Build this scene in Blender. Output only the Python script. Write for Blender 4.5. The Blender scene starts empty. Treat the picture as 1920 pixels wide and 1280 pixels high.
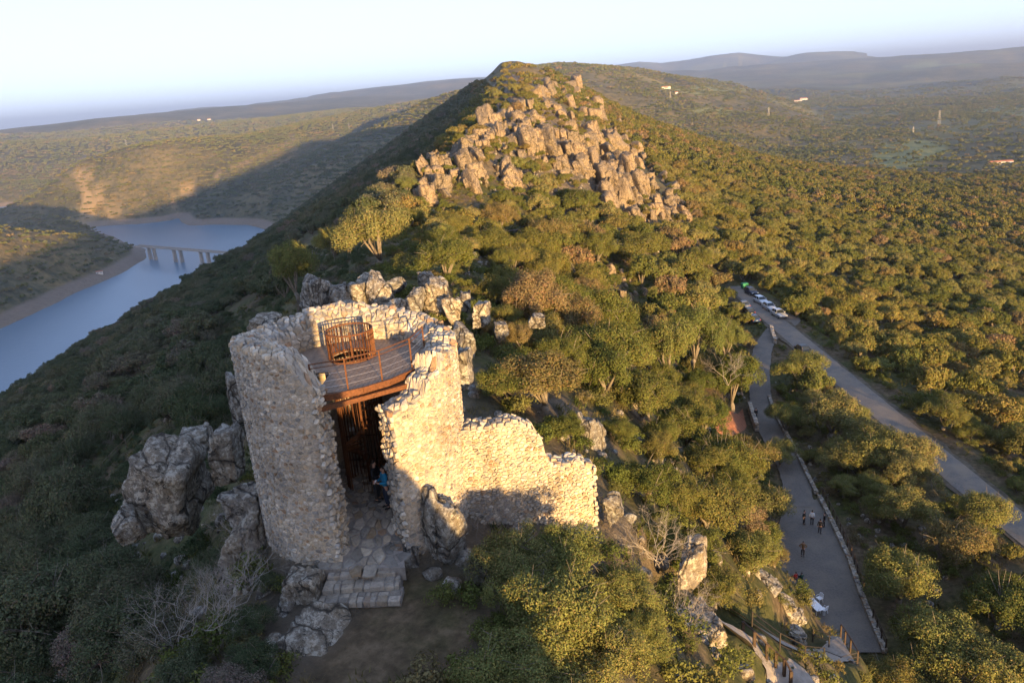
import bpy, bmesh, math, random
import numpy as np
from mathutils import Vector, Matrix, noise as mnoise
from mathutils.geometry import delaunay_2d_cdt

R = math.radians
random.seed(11)
rng = np.random.default_rng(11)
scene = bpy.context.scene
C = scene.collection

# ------------------------------------------------------------------ camera, sky, sun, exposure
FPX = 1465.0                       # focal length in photo pixels (photo 1920 x 1280)
ROLL = math.atan2(145, 1920)
PITCH = math.atan((640 - 166) * math.cos(ROLL) / FPX)
cam_d = bpy.data.cameras.new('camera')
cam_d.sensor_width = 36.0
cam_d.lens = 36.0 * FPX / 1920
cam_d.clip_start = 0.2
cam_d.clip_end = 120000
cam = bpy.data.objects.new('camera', cam_d)
C.objects.link(cam)
cam.matrix_world = Matrix.Rotation(R(90) - PITCH, 4, 'X') @ Matrix.Rotation(-ROLL, 4, 'Z')
scene.camera = cam

SUN_EL = R(4.6)
SUN_TRAVEL = R(-20.5)              # azimuth (from +Y, clockwise) the shadows fall towards
sd = np.array([math.sin(SUN_TRAVEL) * math.cos(SUN_EL), math.cos(SUN_TRAVEL) * math.cos(SUN_EL), -math.sin(SUN_EL)])
world = bpy.data.worlds.new('World')
scene.world = world
world.use_nodes = True
wn = world.node_tree
wn.nodes.clear()
sky_n = wn.nodes.new('ShaderNodeTexSky')
sky_n.sky_type = 'NISHITA'
sky_n.sun_disc = False
sky_n.sun_elevation = R(9.0)
sky_n.sun_rotation = R(180) + SUN_TRAVEL
sky_n.altitude = 450
sky_n.air_density = 0.65
sky_n.dust_density = 0.4
sky_n.ozone_density = 2.4
bg_n = wn.nodes.new('ShaderNodeBackground')
bg_n.inputs['Strength'].default_value = 0.15
out_n = wn.nodes.new('ShaderNodeOutputWorld')
# thin high haze evens the dome out: the same soft curve over the whole sky
gam_n = wn.nodes.new('ShaderNodeGamma'); gam_n.inputs['Gamma'].default_value = 0.32
wn.links.new(sky_n.outputs[0], gam_n.inputs['Color'])
tint_n = wn.nodes.new('ShaderNodeMix'); tint_n.data_type = 'RGBA'; tint_n.blend_type = 'MULTIPLY'
tint_n.inputs[0].default_value = 1.0; tint_n.inputs[7].default_value = (0.90, 0.935, 1.15, 1)
wn.links.new(gam_n.outputs[0], tint_n.inputs[6])
wn.links.new(tint_n.outputs[2], bg_n.inputs['Color'])
wn.links.new(bg_n.outputs[0], out_n.inputs['Surface'])

sun_d = bpy.data.lights.new('sun', 'SUN')
sun_d.energy = 4.0
sun_d.angle = R(0.55)
sun_d.color = (1.0, 0.62, 0.245)
sun = bpy.data.objects.new('sun', sun_d)
C.objects.link(sun)
sun.rotation_euler = Vector(sd).to_track_quat('-Z', 'Y').to_euler()

vs = scene.view_settings
vs.view_transform = 'Standard'
vs.look = 'None'
vs.exposure = 2.55
vs.gamma = 1.0
vs.use_curve_mapping = False
scene.render.engine = 'CYCLES'
scene.cycles.max_bounces = 5
scene.cycles.diffuse_bounces = 3
scene.cycles.glossy_bounces = 2
scene.cycles.transparent_max_bounces = 8
scene.cycles.volume_bounces = 0
scene.cycles.use_denoising = True
try:
    scene.cycles.denoiser = 'OPENIMAGEDENOISE'
    scene.cycles.denoising_input_passes = 'RGB_ALBEDO_NORMAL'
except Exception:
    pass

# ------------------------------------------------------------------ photo pixel -> direction
_cr, _sr, _cp, _sp = math.cos(ROLL), math.sin(ROLL), math.cos(PITCH), math.sin(PITCH)
def ray(px, py):
    dx, dy = px - 960.0, 640.0 - py
    x = (dx * _cr + dy * _sr) / FPX
    y = (-dx * _sr + dy * _cr) / FPX
    return np.array([x, _cp + y * _sp, -_sp + y * _cp])
def onz(px, py, z):
    d = ray(px, py)
    return d * (z / d[2])
def at_r(px, py, r):
    d = ray(px, py)
    return d * (r / math.hypot(d[0], d[1]))
def project(P):
    P = np.asarray(P, float)
    fwd = P[..., 1] * _cp - P[..., 2] * _sp
    up = P[..., 1] * _sp + P[..., 2] * _cp
    x, y = P[..., 0] / fwd * FPX, up / fwd * FPX
    return 960 + x * _cr - y * _sr, 640 - (x * _sr + y * _cr), fwd
# ------------------------------------------------------------------ helpers
def hash01(i, j, k=0):
    n = (i.astype(np.int64) * 374761393 + j.astype(np.int64) * 668265263 + int(k) * 2147483647) & 0x7fffffff
    n = ((n ^ (n >> 13)) * 1274126177) & 0x7fffffff
    return ((n ^ (n >> 16)) & 0xffff) / 65535.0
def vnoise(x, y, seed=0):
    xi, yi = np.floor(x), np.floor(y)
    fx, fy = x - xi, y - yi
    fx = fx * fx * fx * (fx * (fx * 6 - 15) + 10)
    fy = fy * fy * fy * (fy * (fy * 6 - 15) + 10)
    xi, yi = xi.astype(np.int64), yi.astype(np.int64)
    a, b = hash01(xi, yi, seed), hash01(xi + 1, yi, seed)
    c, d = hash01(xi, yi + 1, seed), hash01(xi + 1, yi + 1, seed)
    return (a + (b - a) * fx + (c - a) * fy + (a - b - c + d) * fx * fy) * 2 - 1
def fbm(x, y, scale, octaves=4, seed=0, ridged=False):
    s, amp, tot = 0.0, 1.0, 0.0
    x, y = np.asarray(x, float) / scale, np.asarray(y, float) / scale
    for o in range(octaves):
        n = vnoise(x, y, seed + o * 17)
        if ridged: n = 1 - 2 * np.abs(n)
        s = s + n * amp; tot += amp
        amp *= 0.5
        x, y = x * 2.03 + 5.7, y * 2.03 - 3.1
    return s / tot
def smooth(a, b, t):
    t = np.clip((t - a) / (b - a), 0, 1)
    return t * t * (3 - 2 * t)
def seg_dist(x, y, pts):
    """distance to a polyline and the interpolated third coordinate"""
    best = np.full(np.shape(x), 1e12); zz = np.zeros(np.shape(x))
    for p, q in zip(pts[:-1], pts[1:]):
        vx, vy = q[0] - p[0], q[1] - p[1]
        L = vx * vx + vy * vy + 1e-9
        t = np.clip(((x - p[0]) * vx + (y - p[1]) * vy) / L, 0, 1)
        d = np.hypot(x - p[0] - t * vx, y - p[1] - t * vy)
        m = d < best
        best = np.where(m, d, best)
        zz = np.where(m, p[2] + t * (q[2] - p[2]), zz)
    return best, zz
def in_poly(x, y, poly):
    c = np.zeros(np.shape(x), bool)
    n = len(poly)
    for i in range(n):
        x0, y0 = poly[i][0], poly[i][1]; x1, y1 = poly[i - 1][0], poly[i - 1][1]
        if y0 == y1: continue
        c ^= ((y0 > y) != (y1 > y)) & (x < (x1 - x0) * (y - y0) / (y1 - y0) + x0)
    return c
def poly_sd(x, y, poly):
    """signed distance: negative inside"""
    pts = [(p[0], p[1], 0) for p in poly] + [(poly[0][0], poly[0][1], 0)]
    d, _ = seg_dist(x, y, pts)
    return np.where(in_poly(x, y, poly), -d, d)

def link(o, parent=None):
    C.objects.link(o)
    if parent is not None: o.parent = parent
    return o
def tag(o, label=None, cat=None, group=None, kind=None):
    if label: o['label'] = label
    if cat: o['category'] = cat
    if group: o['group'] = group
    if kind: o['kind'] = kind
    return o
def empty(name, loc=(0, 0, 0), rz=0.0):
    o = bpy.data.objects.new(name, None)
    o.location = loc; o.rotation_euler = (0, 0, rz)
    o.empty_display_size = 0.2
    return link(o)
def mesh_np(name, verts, faces, mat=None, smooth_shade=False, col=None):
    """verts (n,3); faces (m,3) or (m,4) array or list of lists; col per-vertex rgb"""
    me = bpy.data.meshes.new(name)
    verts = np.asarray(verts, np.float32)
    if isinstance(faces, np.ndarray):
        k = faces.shape[1]; m = len(faces)
        me.vertices.add(len(verts)); me.vertices.foreach_set('co', verts.ravel())
        me.loops.add(m * k); me.loops.foreach_set('vertex_index', faces.astype(np.int32).ravel())
        me.polygons.add(m)
        me.polygons.foreach_set('loop_start', np.arange(0, m * k, k, dtype=np.int32))
        me.update(calc_edges=True)
    else:
        me.from_pydata([tuple(map(float, v)) for v in verts], [], faces)
        me.update()
    if smooth_shade: me.polygons.foreach_set('use_smooth', np.ones(len(me.polygons), bool))
    if col is not None:
        a = me.color_attributes.new('tone', 'FLOAT_COLOR', 'POINT')
        c4 = np.ones((len(verts), 4), np.float32); c4[:, :3] = col
        a.data.foreach_set('color', c4.ravel())
    me.validate()
    if mat: me.materials.append(mat)
    return me
def add_mesh(name, me, parent=None, loc=None, rot=None, scale=None):
    o = bpy.data.objects.new(name, me)
    if loc is not None: o.location = loc
    if rot is not None: o.rotation_euler = rot
    if scale is not None: o.scale = scale
    return link(o, parent)

class MB:
    """collects simple shapes for ONE mesh"""
    def __init__(s): s.v, s.f, s.c = [], [], []
    def add(s, v, f, col=(1, 1, 1)):
        b = len(s.v)
        s.v += [tuple(map(float, p)) for p in v]; s.f += [[i + b for i in q] for q in f]
        s.c += [col] * len(v)
        return s
    def box(s, c, size, rz=0.0, M=None, taper=1.0):
        hx, hy, hz = size[0] / 2, size[1] / 2, size[2] / 2
        v = []
        ca, sa = math.cos(rz), math.sin(rz)
        for z, t in ((-hz, 1.0), (hz, taper)):
            for x, y in ((-hx, -hy), (hx, -hy), (hx, hy), (-hx, hy)):
                x, y = x * t, y * t
                p = Vector((x * ca - y * sa, x * sa + y * ca, z))
                if M is not None: p = M @ p
                v.append((p[0] + c[0], p[1] + c[1], p[2] + c[2]))
        return s.add(v, [[3, 2, 1, 0], [4, 5, 6, 7], [0, 1, 5, 4], [1, 2, 6, 5], [2, 3, 7, 6], [3, 0, 4, 7]])
    def tube(s, pts, r, n=6, cap=True, r1=None):
        pts = [Vector(p) for p in pts]
        m = len(pts); v = []
        up = Vector((0, 0, 1))
        for i, p in enumerate(pts):
            d = (pts[min(i + 1, m - 1)] - pts[max(i - 1, 0)]).normalized()
            a = d.cross(up)
            if a.length < 1e-3: a = Vector((1, 0, 0))
            a.normalize(); b = d.cross(a)
            rr = r if r1 is None else r + (r1 - r) * i / max(1, m - 1)
            if isinstance(r, (list, tuple)): rr = r[i]
            for k in range(n):
                t = 2 * math.pi * k / n
                v.append(p + a * (rr * math.cos(t)) + b * (rr * math.sin(t)))
        f = [[i * n + k, i * n + (k + 1) % n, (i + 1) * n + (k + 1) % n, (i + 1) * n + k] for i in range(m - 1) for k in range(n)]
        if cap: f += [list(range(n - 1, -1, -1)), list(range((m - 1) * n, m * n))]
        return s.add(v, f)
    def prism(s, poly, z0, z1):
        n = len(poly)
        v = [(p[0], p[1], z0) for p in poly] + [(p[0], p[1], z1) for p in poly]
        return s.add(v, [list(range(n - 1, -1, -1)), list(range(n, 2 * n))] + [[i, (i + 1) % n, n + (i + 1) % n, n + i] for i in range(n)])
    def mesh(s, name, mat, smooth_shade=False):
        return mesh_np(name, np.array(s.v), s.f, mat, smooth_shade)
    def build(s, name, mat, parent=None, smooth_shade=False, loc=None, rot=None):
        return add_mesh(name, s.mesh(name, mat, smooth_shade), parent, loc, rot)

def copy_tree(o, parent=None):
    c = o.copy(); C.objects.link(c); c.parent = parent
    for ch in list(o.children): copy_tree(ch, c)
    return c

# ------------------------------------------------------------------ materials
def mat_new(name):
    m = bpy.data.materials.new(name); m.use_nodes = True
    nt = m.node_tree; nt.nodes.clear()
    o = nt.nodes.new('ShaderNodeOutputMaterial')
    return m, nt, o
def N(nt, typ, **kw):
    n = nt.nodes.new(typ)
    for k, v in kw.items():
        if k in n.inputs: n.inputs[k].default_value = v
        else: setattr(n, k, v)
    return n
def ramp(nt, fac, stops, interp='LINEAR'):
    n = nt.nodes.new('ShaderNodeValToRGB')
    n.color_ramp.interpolation = interp
    e = n.color_ramp.elements
    while len(e) < len(stops): e.new(0.5)
    for el, (p, c) in zip(e, stops):
        el.position = p; el.color = (c[0], c[1], c[2], 1) if not isinstance(c, (int, float)) else (c, c, c, 1)
    if fac is not None: nt.links.new(fac, n.inputs[0])
    return n.outputs[0]
def mixc(nt, fac, a, b, mode='MIX'):
    n = nt.nodes.new('ShaderNodeMix'); n.data_type = 'RGBA'; n.blend_type = mode; n.clamp_result = False
    for s, v in ((n.inputs[0], fac), (n.inputs[6], a), (n.inputs[7], b)):
        if hasattr(v, 'is_output'): nt.links.new(v, s)
        elif isinstance(v, (int, float)): s.default_value = v if s.type == 'VALUE' else (v, v, v, 1)
        else: s.default_value = (v[0], v[1], v[2], 1)
    return n.outputs[2]
def mth(nt, op, a, b=None, clamp=False):
    n = nt.nodes.new('ShaderNodeMath'); n.operation = op; n.use_clamp = clamp
    for s, v in ((n.inputs[0], a), (n.inputs[1], b)):
        if v is None: continue
        if hasattr(v, 'is_output'): nt.links.new(v, s)
        else: s.default_value = v
    return n.outputs[0]
def noise_tex(nt, scale, detail=4, rough=0.6, coord='Object', vec=None, dist=0.0):
    n = nt.nodes.new('ShaderNodeTexNoise')
    n.inputs['Scale'].default_value = scale; n.inputs['Detail'].default_value = detail
    n.inputs['Roughness'].default_value = rough; n.inputs['Distortion'].default_value = dist
    if vec is None:
        if coord == 'World':
            g = nt.nodes.new('ShaderNodeNewGeometry'); vec = g.outputs['Position']
        else:
            t = nt.nodes.new('ShaderNodeTexCoord'); vec = t.outputs[coord]
    nt.links.new(vec, n.inputs['Vector'])
    return n.outputs['Fac']
def finish(nt, o, col, rough=0.85, bump=None, bump_strength=0.3, bump_dist=0.05, metallic=0.0, spec=0.25):
    b = nt.nodes.new('ShaderNodeBsdfPrincipled')
    b.inputs['Roughness'].default_value = rough
    b.inputs['Metallic'].default_value = metallic
    b.inputs['Specular IOR Level'].default_value = spec
    if hasattr(col, 'is_output'): nt.links.new(col, b.inputs['Base Color'])
    else: b.inputs['Base Color'].default_value = (col[0], col[1], col[2], 1)
    if bump is not None:
        bn = nt.nodes.new('ShaderNodeBump')
        bn.inputs['Strength'].default_value = bump_strength; bn.inputs['Distance'].default_value = bump_dist
        nt.links.new(bump, bn.inputs['Height']); nt.links.new(bn.outputs[0], b.inputs['Normal'])
    nt.links.new(b.outputs[0], o.inputs['Surface'])
    return b
def simple(name, col, rough=0.7, vary=0.25, scale=6.0, metallic=0.0, spec=0.3, bump=0.0):
    m, nt, o = mat_new(name)
    f = noise_tex(nt, scale, 5)
    c = mixc(nt, ramp(nt, f, [(0.3, 0.0), (0.7, 1.0)]), [x * (1 - vary) for x in col], [min(1, x * (1 + vary)) for x in col])
    finish(nt, o, c, rough, f if bump else None, bump, 0.02, metallic, spec)
    return m
# ------------------------------------------------------------------ terrain heights (camera at the origin, metres)
WATER_Z = -258.0
XK = np.array([-20, -14, -8, 0, 6, 12, 20, 27, 34, 44, 52, 60, 80, 120, 200, 350, 600, 1000, 1800, 4000], float)
ROWS = {
 -400: [-26, -22, -20, -20, -22, -25, -29, -33, -37, -43, -47, -51, -58, -70, -92, -120, -148, -166, -177, -178],
 -80:  [-24, -21, -19, -19, -20, -23, -28, -33, -38, -44, -47, -49, -56, -67, -88, -115, -145, -165, -177, -178],
 0:    [-24, -19, -16.5, -16.5, -18.5, -24, -34, -42, -46.5, -47, -47, -49, -56, -67, -88, -115, -145, -165, -177, -178],
 20:   [-25, -19.5, -16, -16.2, -21, -28.5, -38, -46, -47, -47, -47, -49, -56, -67, -88, -115, -145, -165, -177, -178],
 30:   [-24.5, -19, -15, -16.2, -20.5, -28.5, -38, -46, -47, -47, -47, -49, -56, -67, -88, -115, -145, -165, -177, -178],
 50:   [-22.5, -17, -13.8, -17, -20.5, -27.5, -38, -46.5, -47, -47, -47, -49, -56, -67, -88, -115, -145, -165, -177, -178],
 75:   [-20.5, -16, -15.5, -20, -24, -29.5, -38, -45.5, -47, -47, -47, -49, -56, -67, -88, -115, -145, -165, -177, -178],
 95:   [-19, -16.5, -17, -21, -25, -30, -37, -43, -47, -47, -47, -49, -56, -67, -88, -115, -145, -165, -177, -178],
 130:  [-19, -20, -21, -24, -27, -31, -36, -40, -44, -47, -47, -49, -56, -67, -88, -115, -145, -165, -177, -178],
 165:  [-16.5, -15.5, -15.5, -18, -22, -26.5, -31, -35, -40, -45, -47, -49, -56, -67, -88, -115, -145, -165, -177, -178],
 205:  [-20, -16, -14.5, -16, -19, -22, -26, -31, -35, -39, -43, -46, -54, -66, -88, -115, -145, -165, -177, -178],
 260:  [-20, -16, -14, -12, -11, -12, -16, -20, -25, -31, -36, -41, -51, -64, -87, -114, -145, -165, -177, -178],
 400:  [-18, -14, -11, -7, -4.5, -4, -7, -11, -15, -21, -26, -31, -42, -57, -82, -111, -143, -164, -176, -178],
 600:  [-12, -8, -4, 1, 5, 8, 7, 5, 2, -3, -7, -11, -22, -42, -73, -108, -142, -164, -176, -178],
 900:  [5, 8, 12, 18, 23, 27, 27.5, 27, 25, 21, 17, 13, 2, -22, -60, -105, -141, -164, -176, -178],
 1250: [-12, -10, -8, -6, -4, -3, -4, -6, -9, -14, -19, -25, -40, -66, -104, -142, -165, -174, -178, -178],
 1800: [-44, -44, -45, -47, -49, -52, -56, -60, -64, -71, -77, -83, -97, -118, -144, -162, -171, -176, -178, -178],
 2800: [-90, -91, -92, -94, -96, -98, -102, -106, -110, -116, -121, -126, -136, -148, -160, -168, -174, -177, -178, -178],
}
RY = np.array(sorted(ROWS), float)
RT = np.array([ROWS[int(y)] for y in RY], float)
def _hermite(xk, yk, x):
    h = np.diff(xk); d = np.diff(yk, axis=0) / (h[:, None] if yk.ndim > 1 else h)
    m = np.zeros_like(yk)
    m[1:-1] = np.where(d[1:] * d[:-1] > 0, 2 * d[1:] * d[:-1] / (d[1:] + d[:-1] + 1e-12), 0.0)
    m[0], m[-1] = d[0], d[-1]
    i = np.clip(np.searchsorted(xk, x) - 1, 0, len(xk) - 2)
    t = np.clip((x - xk[i]) / h[i], 0, 1)
    if yk.ndim > 1: t = t[:, None]; hh = h[i][:, None]
    else: hh = h[i]
    t2, t3 = t * t, t * t * t
    return (2*t3 - 3*t2 + 1) * yk[i] + (t3 - 2*t2 + t) * hh * m[i] + (-2*t3 + 3*t2) * yk[i+1] + (t3 - t2) * hh * m[i+1]
_gx = np.concatenate([np.arange(-20, 70, 1.0), np.geomspace(70, 4000, 120)])
_gy = np.concatenate([np.arange(-400, -80, 10.0), np.arange(-80, 280, 2.0), np.geomspace(280, 2800, 160)])
_G = _hermite(RY, RT, _gy)                       # (ny, nxk)
_G = _hermite(XK, _G.T.copy(), _gx).T            # (ny, nx)
def ridge_h(x, y):
    xc = np.clip(x, -20, 4000); yc = np.clip(y, -400, 2800)
    i = np.clip(np.searchsorted(_gx, xc) - 1, 0, len(_gx) - 2); j = np.clip(np.searchsorted(_gy, yc) - 1, 0, len(_gy) - 2)
    tx = (xc - _gx[i]) / (_gx[i+1] - _gx[i]); ty = (yc - _gy[j]) / (_gy[j+1] - _gy[j])
    z = (_G[j, i] * (1-tx) + _G[j, i+1] * tx) * (1-ty) + (_G[j+1, i] * (1-tx) + _G[j+1, i+1] * tx) * ty
    d = np.maximum(0, -20 - x)
    near = smooth(400, 60, np.hypot(x, y))
    drop = (0.478 + 0.085 * smooth(200, 850, y)) * d + 0.20 * np.maximum(0, d - 300) + 6 * near * smooth(0, 30, d)
    return z - drop

def pxr(lst): return [tuple(at_r(px, py, r)) for px, py, r in lst]
HILLS = [   # skyline points (photo x, y, distance), falling slope, rounding
 (pxr([(-300, 305, 3900), (-60, 315, 3900), (30, 322, 3900), (90, 330, 3900)]), 0.30, 120),
 (pxr([(56, 385, 2640), (80, 360, 2600), (150, 303, 2550), (235, 276, 2500), (330, 262, 2550), (480, 252, 2700), (600, 226, 3100), (700, 206, 3500), (800, 188, 3900)]), 0.36, 160),
 (pxr([(-350, 405, 1500), (-100, 415, 1500), (0, 428, 1480), (110, 432, 1440), (200, 447, 1380)]), 0.30, 70),
 (pxr([(-400, 300, 4200), (0, 268, 4300), (150, 262, 4200), (330, 240, 4300), (480, 225, 4500), (650, 205, 5000)]), 0.22, 400),
 (pxr([(-400, 270, 7000), (0, 247, 6800), (70, 236, 6500), (180, 222, 6500), (300, 212, 6500), (420, 200, 6800), (560, 190, 7000), (640, 182, 7200), (760, 180, 7600), (900, 170, 8000)]), 0.12, 700),
 (pxr([(480, 196, 10500), (560, 186, 10500), (640, 174, 10500), (720, 162, 10500), (800, 153, 10500), (870, 147, 10500), (1000, 140, 10500)]), 0.07, 900),
 (pxr([(980, 130, 2300), (1035, 120, 2500), (1095, 123, 2700), (1150, 128, 2900), (1215, 138, 3200), (1280, 148, 3500)]), 0.34, 90),
 (pxr([(1120, 126, 13500), (1165, 120, 13500), (1200, 115, 13500), (1240, 118, 13500), (1290, 111, 13500), (1330, 105, 13500), (1385, 98, 13500), (1430, 104, 13500), (1490, 107, 13500), (1523, 96, 13000), (1570, 106, 13500), (1680, 110, 13500)]), 0.16, 260),
 (pxr([(1340, 130, 10500), (1440, 122, 10500), (1540, 114, 10500), (1620, 108, 10500), (1740, 101, 10500), (1840, 95, 10500), (1920, 89, 10500), (2100, 74, 10500), (2500, 50, 10500)]), 0.06, 1000),
 (pxr([(1560, 162, 6500), (1700, 158, 6200), (1800, 150, 6200), (1920, 146, 6000), (2200, 120, 6000)]), 0.055, 700),
]
def wz(px, py): return tuple(onz(px, py, WATER_Z)[:2])
WATER_A = [wz(*p) for p in [(-420, 830), (-200, 708), (-60, 645), (0, 616), (70, 584), (150, 546), (230, 510), (279, 484), (268, 468), (235, 455), (203, 440), (150, 436), (90, 440), (30, 446), (-80, 455), (-200, 470), (-200, 452), (0, 434), (90, 430), (175, 425), (260, 420), (318, 414), (333, 409), (340, 416), (353, 424), (406, 421), (467, 422), (495, 430), (512, 437)]] + [(-500, 1500), (-490, 900), (-500, 500), (-520, 100), (-560, -500), (-1600, -500)]
WATER_B = [wz(*p) for p in [(-300, 430), (-60, 416), (10, 405), (37, 398), (40, 388), (10, 387), (-60, 396), (-300, 410)]]

LEFT_BASE, RIGHT_BASE = -249.0, -178.0
def smax(a, b, k):
    h = np.clip(0.5 + 0.5 * (a - b) / k, 0, 1)
    return b + (a - b) * h + k * h * (1 - h)
def far_h(x, y):
    side = smooth(-700, 500, x - 0.02 * y)
    base = LEFT_BASE + (RIGHT_BASE - LEFT_BASE) * side
    r = np.hypot(x, y)
    base = base + smooth(900, 4000, r) * (6 + 20 * side) * fbm(x, y, 1100, 4, 5) + 4 * fbm(x, y, 260, 3, 9)
    h = base
    for pts, sl, rd in HILLS:
        d, z = seg_dist(x, y, pts)
        hh = z - sl * (np.sqrt(d * d + rd * rd) - rd)
        n = fbm(x, y, min(rd * 2.0, 900), 4, 31)
        hh = hh + n * np.minimum(d * 0.09, np.minimum(rd * 0.16, 75))
        h = smax(h, np.maximum(hh, -400), 12.0)
    return h

# flat made ground: (polyline, half width, falloff)
YARD_Z = -47.0
ROAD = [(56.0, -60, -46.9), (54.5, 0, -46.9), (52.6, 50, -46.9), (51.2, 70, -46.9), (51.4, 107, -46.9), (51.6, 130, -46.9), (51.8, 152, -46.9), (52.3, 166, -46.9), (52.0, 174, -46.9)]
def yz(px, py): return tuple(onz(px, py, YARD_Z)[:2])
YARD = [yz(*p) for p in [(1655, 1222), (1618, 1135), (1590, 1050), (1560, 985), (1532, 935), (1470, 950), (1455, 1000), (1456, 1060), (1464, 1112), (1490, 1156), (1538, 1186), (1590, 1222)]]
PATH = [yz(1500, 950) + (YARD_Z,), yz(1485, 880) + (YARD_Z,), yz(1455, 825) + (YARD_Z,), yz(1432, 780) + (YARD_Z,), yz(1425, 730) + (YARD_Z,), yz(1425, 690) + (YARD_Z,), yz(1432, 650) + (YARD_Z,), yz(1455, 615) + (YARD_Z,)]
TOWER_C = np.array([-6.05, 27.4])
SOIL = [tuple(onz(690, 1300, -16.1)), tuple(onz(760, 1210, -15.95)), tuple(onz(790, 1150, -15.9))]
FLATS = [(ROAD, 4.2, 5.0), (PATH, 2.0, 3.5)]
ROCKY = [(-14, 160), (-2, 170), (10, 180), (34, 200), (44, 245), (46, 320), (40, 420), (30, 520), (14, 520), (4, 420), (-6, 330), (-12, 260), (-15, 200)]
def height(x, y, detail=True):
    x = np.asarray(x, float); y = np.asarray(y, float)
    r = np.hypot(x, y)
    a = ridge_h(x, y)
    d = np.maximum(0, -20 - x)
    rough = smooth(10, 120, d) * 9 * fbm(x, y, 170, 4, 3) + smooth(60, 260, np.maximum(0, x)) * 6 * fbm(x, y, 150, 4, 4)
    a = a + rough * smooth(30, 120, np.hypot(x, y - 40))
    b = far_h(x, y)
    k = 15.0
    h = smax(a, b, k) - 0.0
    # the near slopes of the ridge stay as drawn
    w = smooth(2600, 1900, y) * smooth(-1500, -600, x) * smooth(900, 500, x)
    h = h * (1 - w) + np.where(w > 0, smax(a, b - 8, 10.0), 0) * w
    if detail:
        h = h + smooth(15, 40, r) * 0.55 * fbm(x, y, 7.0, 4, 8) * smooth(3000, 600, r)
        rk = poly_sd(x, y, ROCKY)
        rk = smooth(10, -6, rk)
        h = h + rk * (3.2 * fbm(x, y, 16, 4, 12, True) + 1.3 * fbm(x, y, 5, 3, 14, True))
    # reservoir
    for W in (WATER_A, WATER_B):
        s = poly_sd(x, y, W)
        s = s + 9 * fbm(x, y, 90, 3, 77)
        bank = WATER_Z + np.where(s > 0, np.minimum(s, 28) * 0.42 + np.maximum(0, s - 28) * 0.75, s * 0.35)
        h = np.where(r > 500, np.minimum(h, bank), h)
    for pts, hw, fo in FLATS:
        m = (x > -10) & (x < 90) & (y > -80) & (y < 230)
        if m.any():
            dd, zz = seg_dist(x, y, pts)
            wgt = smooth(hw + fo, hw, dd) * m
            h = h * (1 - wgt) + (zz - 0.16) * wgt
    dd = poly_sd(x, y, YARD)
    wgt = smooth(5.0, 0.0, dd)
    h = h * (1 - wgt) + (YARD_Z - 0.16) * wgt
    # shelf of the tower and the trodden soil before its steps
    dt = np.hypot(x - TOWER_C[0], y - TOWER_C[1])
    wgt = smooth(4.6, 3.4, dt)
    h = h * (1 - wgt) + (-15.0) * wgt
    dd, zz = seg_dist(x, y, SOIL)
    wgt = smooth(3.0, 1.5, dd)
    h = h * (1 - wgt) + (zz + 0.05 * fbm(x, y, 1.0, 3, 2)) * wgt
    # the rock under the keep
    dk = np.hypot(np.maximum(0, np.abs(x + 3.2) - 7.0), np.maximum(0, np.abs(y + 9) - 8.0))
    wgt = smooth(5, 1, dk)
    h = h * (1 - wgt) + (-16.6) * wgt
    return h

def ground_many(px, py, rmin=14.0, rmax=3000.0):
    """where the lines of sight of photo pixels meet the ground"""
    D = np.array([ray(a, b) for a, b in zip(np.atleast_1d(px), np.atleast_1d(py))])
    D = D / np.hypot(D[:, 0], D[:, 1])[:, None]
    lo = np.full(len(D), rmin); hi = np.full(len(D), rmax)
    for n in (160, 30):
        t = np.linspace(0, 1, n)[None, :]
        rr = lo[:, None] * (hi / lo)[:, None] ** t
        g = height(D[:, :1] * rr, D[:, 1:2] * rr) - D[:, 2:3] * rr
        i = np.argmax(g > 0, axis=1)
        i = np.where(g.max(1) <= 0, n - 1, np.maximum(i, 1))
        k = np.arange(len(D))
        lo, hi = rr[k, i - 1], rr[k, i]
    return D * hi[:, None]
def ground(px, py, rmin=14.0, rmax=3000.0):
    return ground_many([px], [py], rmin, rmax)[0]

# the zigzag lane down to the yard lies on the slope; its bed is levelled afterwards
def lay_lane(L):
    g = ground_many([p[0] for p in L], [p[1] for p in L], 25, 120)
    zs = np.minimum.accumulate(g[:, 2])
    return [(float(p[0]), float(p[1]), float(z)) for p, z in zip(g, zs)]
LANE_A = lay_lane([(1330, 1150), (1372, 1185), (1415, 1228), (1450, 1268), (1478, 1310)])
LANE_B = lay_lane([(1385, 1150), (1420, 1175), (1455, 1195), (1490, 1212), (1525, 1226), (1565, 1226)])
FLATS += [(LANE_A, 1.6, 2.2), (LANE_B, 1.5, 2.0)]
LAND_Z = LANE_B[-1][2]
print('LANES', LANE_A, LANE_B)

# ------------------------------------------------------------------ terrain sheet: rings round the viewpoint out to the horizon
_az = np.concatenate([np.arange(-180, -50, 2.5), np.arange(-50, -38, 0.5), np.arange(-38, 38, 0.125), np.arange(38, 50, 0.5), np.arange(50, 180, 2.5)])
_rr = np.concatenate([[0.0], np.geomspace(4.0, 300, 270), np.geomspace(304, 5000, 190), np.geomspace(5150, 40000, 60)])
_A, _RR = np.meshgrid(np.radians(_az), _rr)
_X, _Y = np.sin(_A) * _RR, np.cos(_A) * _RR
_Z = height(_X, _Y)
na, nr = len(_az), len(_rr)
_i = np.arange(nr - 1)[:, None] * na + np.arange(na)[None, :]
_j = np.arange(nr - 1)[:, None] * na + (np.arange(na)[None, :] + 1) % na
_F = np.stack([_i, _j, _j + na, _i + na], -1).reshape(-1, 4)

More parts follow.
